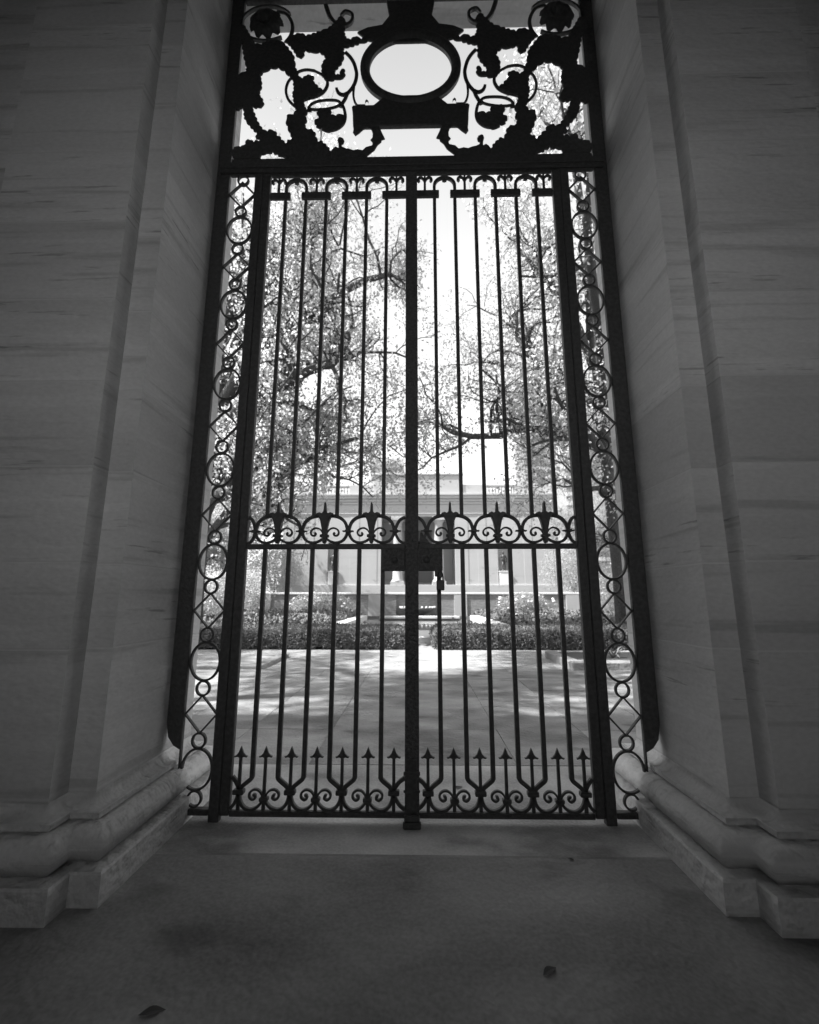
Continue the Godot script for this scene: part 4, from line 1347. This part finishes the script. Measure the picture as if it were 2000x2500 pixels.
	for s in [-1.0, 1.0]:
		var sd: String = "left" if s < 0.0 else "right"
		var pd := thing("statue_pedestal", "pale block pedestal in the %s niche of the pavilion" % sd, "pedestal", Vector3(7.45 * s + 0.05, 2.2, Z - 0.15))
		st = begin()
		box(st, Vector3(0, 0.55, 0), Vector3(0.82, 1.1, 0.62), 0.02)
		part(pd, "shaft", done(st), M.white_stone)
		st = begin()
		box(st, Vector3(0, 1.14, 0), Vector3(0.92, 0.075, 0.7), 0.015)
		part(pd, "cap", done(st), M.white_stone)
		make_statue(Vector3(7.45 * s + 0.05, 3.378, Z - 0.12), "dark bronze standing figure on the %s niche pedestal" % sd, s)

func make_statue(at: Vector3, label: String, s: float) -> void:
	var st := begin()
	st.set_smooth_group(1)
	var body := func(pts: Array, rad: Array) -> void:
		var p: PackedVector3Array = []
		var r: PackedFloat32Array = []
		for q in pts:
			p.append(Vector3(q[0] * s, q[1], q[2]))
		for v in rad:
			r.append(v)
		tube(st, p, r, 10)
	body.call([[0.10, 0.0, 0.1], [0.10, 0.06, 0.0], [0.11, 0.42, 0.02], [0.10, 0.48, 0.02], [0.09, 0.86, 0.0]], [0.05, 0.055, 0.075, 0.07, 0.105])
	body.call([[-0.12, 0.0, 0.16], [-0.12, 0.06, 0.04], [-0.10, 0.42, 0.08], [-0.09, 0.48, 0.09], [-0.07, 0.86, 0.0]], [0.05, 0.055, 0.072, 0.07, 0.105])
	body.call([[0.0, 0.8, 0.0], [0.01, 0.92, 0.0], [0.0, 1.08, 0.01], [-0.02, 1.25, 0.0], [-0.02, 1.36, 0.0], [-0.02, 1.42, 0.0], [-0.03, 1.5, 0.01]], [0.12, 0.165, 0.14, 0.18, 0.17, 0.08, 0.055])
	body.call([[-0.03, 1.48, 0.01], [-0.035, 1.53, 0.02], [-0.04, 1.6, 0.03], [-0.04, 1.68, 0.02], [-0.04, 1.71, 0.02]], [0.055, 0.08, 0.1, 0.08, 0.02])
	body.call([[-0.18, 1.36, 0.0], [-0.28, 1.12, 0.02], [-0.16, 0.98, 0.16], [-0.06, 1.02, 0.2]], [0.065, 0.055, 0.045, 0.04])
	body.call([[0.16, 1.36, 0.0], [0.26, 1.1, -0.02], [0.25, 0.86, 0.05], [0.24, 0.76, 0.08]], [0.065, 0.055, 0.042, 0.035])
	var o := part(self, "bronze_statue", done(st), M.bronze)
	o.position = at
	tag(o, label, "statue")

func facade_bands(o: Node3D, x0: float, x1: float, y0: float, y1: float, z: float, floor_h: float, bays: int) -> void:
	var y := y0
	var wm := box_mesh(Vector3((x1 - x0) / bays * 0.82, floor_h * 0.45, 0.3))
	var bm := box_mesh(Vector3(x1 - x0 + 0.8, floor_h * 0.38, 1.6), 0.05)
	while y + floor_h < y1:
		part(o, "balcony_slab", bm, M.tower, Vector3((x0 + x1) * 0.5, y + floor_h * 0.19, z + 0.81))
		for k in bays:
			part(o, "window", wm, M.tower_band, Vector3(x0 + (k + 0.5) * (x1 - x0) / bays, y + floor_h * 0.66, z + 0.02))
		y += floor_h

func make_far() -> void:
	var o := thing("apartment_tower", "pale high apartment tower with balcony bands behind the pavilion's right end", "tower")
	var st := begin()
	boxc(st, Vector3(33, 0, -170), Vector3(38.5, 56, -150), 0.1)
	part(o, "stair_shaft", done(st), M.tower)
	st = begin()
	boxc(st, Vector3(38.5, 0, -172), Vector3(48, 57.5, -153), 0.1)
	part(o, "body", done(st), M.tower_band)
	facade_bands(o, 38.7, 47.8, 18.0, 57.0, -153, 2.9, 4)
	o = thing("balcony_block", "lower white block of long balconies right of the apartment tower", "building")
	st = begin()
	boxc(st, Vector3(46.5, 0, -162), Vector3(72, 46, -141), 0.1)
	part(o, "body", done(st), M.tower_band)
	facade_bands(o, 46.8, 71.7, 12.0, 45.5, -141, 2.9, 9)
	o = thing("roof_block", "grey flat-roofed block rising behind the pavilion's middle", "building")
	st = begin()
	boxc(st, Vector3(-9.6, 0, -100), Vector3(-2.9, 29.4, -90), 0.1)
	part(o, "body", done(st), M.tower)
	st = begin()
	boxc(st, Vector3(-2.88, 0, -99), Vector3(3.6, 26.3, -90.5), 0.1)
	part(o, "wing", done(st), M.tower)
	var pw := box_mesh(Vector3(0.85, 1.1, 0.2))
	for k in 6:
		part(o, "window", pw, M.tower_band, Vector3(-2.2 + k * 1.05, 25.2, -90.45))
	for k in 5:
		part(o, "window", pw, M.tower_band, Vector3(-8.8 + k * 1.25, 27.6, -89.95))
	st = begin()
	lathe(st, Vector3(-19.0, 0, -90), PackedVector2Array([Vector2(0.55, 0), Vector2(0.5, 38.5), Vector2(0.0, 38.6)]), 8)
	var pole := part(self, "chimney", done(st), M.tower_band)
	tag(pole, "thin tall distant chimney behind the left half of the pavilion", "chimney")

func make_trees() -> void:
	# left near tree
	var limbs := [
		[PackedVector3Array([Vector3(0.1, 5.2, 0), Vector3(1.0, 6.2, 0.8), Vector3(1.7, 6.55, 1.0), Vector3(2.3, 6.95, 1.0), Vector3(2.85, 7.15, 1.0), Vector3(3.2, 7.5, 1.0), Vector3(3.9, 7.65, 1.1), Vector3(4.2, 8.0, 1.0)]), 0.13],
		[PackedVector3Array([Vector3(0.1, 5.0, 0), Vector3(1.0, 5.95, 0.9), Vector3(1.75, 6.05, 1.0), Vector3(2.3, 5.85, 1.0), Vector3(2.9, 5.25, 1.0), Vector3(3.3, 4.9, 1.0)]), 0.075],
		[PackedVector3Array([Vector3(0.0, 2.4, 0), Vector3(1.2, 3.35, 1.0), Vector3(2.1, 3.85, 1.0), Vector3(2.75, 4.5, 1.0), Vector3(3.35, 4.92, 1.0), Vector3(3.85, 5.25, 1.0), Vector3(4.75, 5.5, 1.0)]), 0.07],
		[PackedVector3Array([Vector3(0.0, 3.0, 0), Vector3(0.8, 3.7, 1.2), Vector3(1.45, 3.82, 1.5), Vector3(1.95, 3.85, 1.5), Vector3(2.4, 3.82, 1.5)]), 0.12],
		[PackedVector3Array([Vector3(0.2, 7.0, 0), Vector3(1.0, 8.8, 0.6), Vector3(1.75, 9.9, 1.0), Vector3(2.3, 10.4, 1.0), Vector3(2.95, 10.35, 1.0), Vector3(3.3, 10.85, 1.0), Vector3(4.0, 11.5, 1.0)]), 0.085],
		[PackedVector3Array([Vector3(0.2, 8.5, 0), Vector3(0.7, 10.6, 0.6), Vector3(1.4, 11.7, 1.0), Vector3(2.3, 11.55, 1.0), Vector3(2.85, 11.6, 1.0)]), 0.07],
		[PackedVector3Array([Vector3(0.2, 6.5, 0), Vector3(1.2, 7.6, 0.8), Vector3(3.0, 8.8, 1.4), Vector3(4.6, 9.6, 1.8), Vector3(5.6, 9.9, 1.9)]), 0.1],
		[PackedVector3Array([Vector3(0.2, 9.0, 0), Vector3(1.4, 11.6, 0.4), Vector3(2.2, 12.6, 0.6), Vector3(3.0, 13.2, 0.8)]), 0.09],
		[PackedVector3Array([Vector3(0.2, 8.0, 0), Vector3(-1.2, 9.6, -0.6), Vector3(-2.2, 11.0, -0.4), Vector3(-3.0, 12.0, 0.2)]), 0.09],
		[PackedVector3Array([Vector3(0.2, 7.4, 0), Vector3(1.4, 8.4, -1.2), Vector3(2.6, 9.4, -2.0), Vector3(3.6, 9.8, -2.4)]), 0.09],
	]
	tree("plane_tree", "gnarled spring tree with a leaning trunk left of the forecourt", Vector3(-6.3, -0.05, -13), PackedVector3Array([Vector3(0, 0, 0), Vector3(0.05, 1.8, 0), Vector3(0.1, 3.8, 0), Vector3(0.25, 7.5, 0), Vector3(0.2, 10.0, 0.2), Vector3(0.4, 12.5, 0.4)]), 0.24, limbs, 1, {"keep": 0.38, "leaf": 0.105, "leaves": 6, "spread": 0.17, "gnarl": 0.55, "stout": 1.9, "side": 0.8})
	# right near tree
	var limbs2 := [
		[PackedVector3Array([Vector3(-0.1, 4.8, 0), Vector3(-0.8, 5.7, 0.5), Vector3(-1.25, 5.8, 0.5), Vector3(-2.75, 5.9, 0.5), Vector3(-3.6, 5.68, 0.5), Vector3(-4.4, 5.72, 0.5), Vector3(-5.0, 6.0, 0.5)]), 0.085],
		[PackedVector3Array([Vector3(-0.1, 5.6, 0), Vector3(-0.6, 6.7, 0.3), Vector3(-1.4, 7.35, 0.5), Vector3(-2.2, 8.0, 0.5), Vector3(-2.5, 8.4, 0.5), Vector3(-2.75, 8.95, 0.5), Vector3(-2.7, 9.65, 0.5)]), 0.085],
		[PackedVector3Array([Vector3(-0.3, 8.0, 0), Vector3(-0.8, 9.2, 0.3), Vector3(-1.4, 10.1, 0.5), Vector3(-1.9, 10.85, 0.5), Vector3(-2.35, 11.5, 0.5), Vector3(-2.85, 12.25, 0.5)]), 0.07],
		[PackedVector3Array([Vector3(-0.1, 6.2, 0), Vector3(-0.9, 7.8, 2.0), Vector3(-1.8, 8.8, 3.8), Vector3(-2.4, 9.6, 5.6)]), 0.1],
		[PackedVector3Array([Vector3(-0.1, 6.0, 0), Vector3(0.6, 7.6, 2.0), Vector3(1.0, 8.8, 3.8), Vector3(1.2, 10.0, 5.6)]), 0.1],
		[PackedVector3Array([Vector3(-0.3, 9.0, 0), Vector3(-0.6, 11.0, 1.0), Vector3(-1.2, 12.6, 2.0), Vector3(-1.8, 14.0, 3.0)]), 0.09],
		[PackedVector3Array([Vector3(-0.3, 8.4, 0), Vector3(1.2, 10.0, 0.4), Vector3(2.2, 11.4, 0.6), Vector3(3.0, 12.6, 1.0)]), 0.09],
		[PackedVector3Array([Vector3(-0.2, 7.4, 0), Vector3(-1.2, 8.4, -1.2), Vector3(-2.4, 9.2, -2.0), Vector3(-3.4, 9.6, -2.4)]), 0.08],
		[PackedVector3Array([Vector3(0, 3.6, 0), Vector3(-0.7, 4.1, 0.7), Vector3(-1.3, 4.0, 1.0), Vector3(-1.8, 4.3, 1.0)]), 0.05],
	]
	tree("plane_tree", "tall spring tree with a pale forked trunk right of the forecourt", Vector3(5.75, -0.05, -13), PackedVector3Array([Vector3(0, 0, 0), Vector3(-0.07, 1.8, 0), Vector3(-0.15, 4.5, 0), Vector3(-0.2, 6.2, 0), Vector3(-0.35, 9.5, 0.1), Vector3(-0.5, 13.0, 0.3)]), 0.22, limbs2, 1, {"keep": 0.38, "leaf": 0.105, "leaves": 6, "spread": 0.17, "gnarl": 0.55, "stout": 1.9, "side": 0.75})
	# trees further back at both sides
	var spots := [
		[Vector3(-9.5, 0, -20), 10.0, 0.2, 2, "light-leaved tree behind the gnarled tree on the left"],
		[Vector3(9.8, 0, -19), 11.0, 0.2, 2, "light-leaved tree behind the forked tree on the right"],
		[Vector3(-15.5, 0.5, -36), 9.5, 0.25, 0, "dark full tree at the left end of the pavilion"],
		[Vector3(15.8, 0.5, -37), 9.0, 0.25, 1, "full grey tree at the right end of the pavilion"],
		[Vector3(-13.5, 0, -27.0), 6.0, 0.16, 1, "small round tree above the left end of the terrace wall"],
		[Vector3(-8.3, 0, -3.6), 21.0, 0.2, 1, "tree beside the forecourt whose shade falls on the slabs"],
		[Vector3(-24.0, 0, -58), 15.0, 0.3, 1, "tall tree far behind, left of the pavilion"],
		[Vector3(24.0, 0, -52), 12.0, 0.3, 1, "tree far behind, right of the pavilion"],
	]
	for q in spots:
		var h: float = q[1]
		var tr: PackedVector3Array = [Vector3.ZERO, Vector3(0.1, h * 0.25, 0.05), Vector3(-0.05, h * 0.5, 0), Vector3(0.1, h * 0.75, 0.1)]
		tree("garden_tree", q[4], q[0], tr, q[2], spread_limbs(Vector3(0, h * (0.7 if q[0].z == -3.6 else 0.6), 0), 7, h * (0.085 if q[0].z == -3.6 else (0.2 if q[0].z == -3.7 else 0.42)), q[2] * 0.45, 0.8), q[3], {"leaf": 0.13 if h > 9.0 else 0.1, "spread": 0.3, "leaves": 7, "side": 0.8, "shoot": 0.42 if q[0].z == -3.6 else 1.0, "keep": 0.35 if (q[0].z > -25.0 and q[0].z < -15.0) else (0.7 if q[0].z == -3.6 else 0.6)})
	bush("shrub", "feathery light shrub at the left end of the terrace wall", Vector3(-9.6, 0.1, -24.4), Vector3(1.5, 2.6, 0.9), 1300, M.leaf[2], 0.1)
	bush("shrub", "leafy shrub at the right end of the terrace wall", Vector3(10.3, 0.1, -24.4), Vector3(1.6, 2.2, 0.9), 1200, M.leaf[2], 0.1)
	bush("shrub", "tall dense shrub beyond the left forecourt kerb", Vector3(-8.3, 0.0, -17.5), Vector3(1.9, 2.0, 1.4), 1500, M.leaf[1], 0.1)
	bush("shrub", "dark low shrub beyond the right forecourt kerb", Vector3(7.9, 0.0, -16.5), Vector3(1.5, 2.4, 1.2), 1500, M.leaf[0], 0.1)
	bush("shrub", "shrub before the left wing of the pavilion", Vector3(-11.4, 1.4, -36.5), Vector3(2.2, 3.8, 1.4), 1300, M.leaf[2], 0.16)
	bush("shrub", "shrub before the right wing of the pavilion", Vector3(12.4, 1.4, -37.0), Vector3(2.0, 4.0, 1.4), 1200, M.leaf[2], 0.16)

func make_debris() -> void:
	var spots := [[Vector3(0.427, 0.004, -1.595), 0.030, "curled dry leaf on the floor, nearest below the right gate leaf"], [Vector3(-0.677, 0.004, -1.437), 0.034, "dry leaf on the floor near the left pier's corner"], [Vector3(0.684, 0.004, -2.19), 0.016, "small dark leaf at the joint before the threshold"], [Vector3(0.27, 0.004, -2.93), 0.035, "leaf lying behind the right gate leaf on the threshold"]]
	for q in spots:
		var st := begin()
		var l: float = q[1]
		var n := 8
		for i in n:
			var t0 := float(i) / n
			var t1 := float(i + 1) / n
			var w0 := sin(PI * t0) * l * 0.42
			var w1 := sin(PI * t1) * l * 0.42
			var c0 := Vector3((t0 - 0.5) * 2.0 * l, 0.12 * l * sin(t0 * 5.0) * t0, 0)
			var c1 := Vector3((t1 - 0.5) * 2.0 * l, 0.12 * l * sin(t1 * 5.0) * t1, 0)
			for s in [-1.0, 1.0]:
				var e0 := c0 + Vector3(0, w0 * 0.22, w0 * s)
				var e1 := c1 + Vector3(0, w1 * 0.22, w1 * s)
				quad(st, c0, c1, e1, e0, Vector3(0, 1, -0.2 * s))
		var o := part(self, "fallen_leaf", done(st), M.dry_leaf)
		o.position = q[0]
		o.rotation.y = rng.randf() * TAU
		tag(o, q[2], "leaf", "fallen leaves")
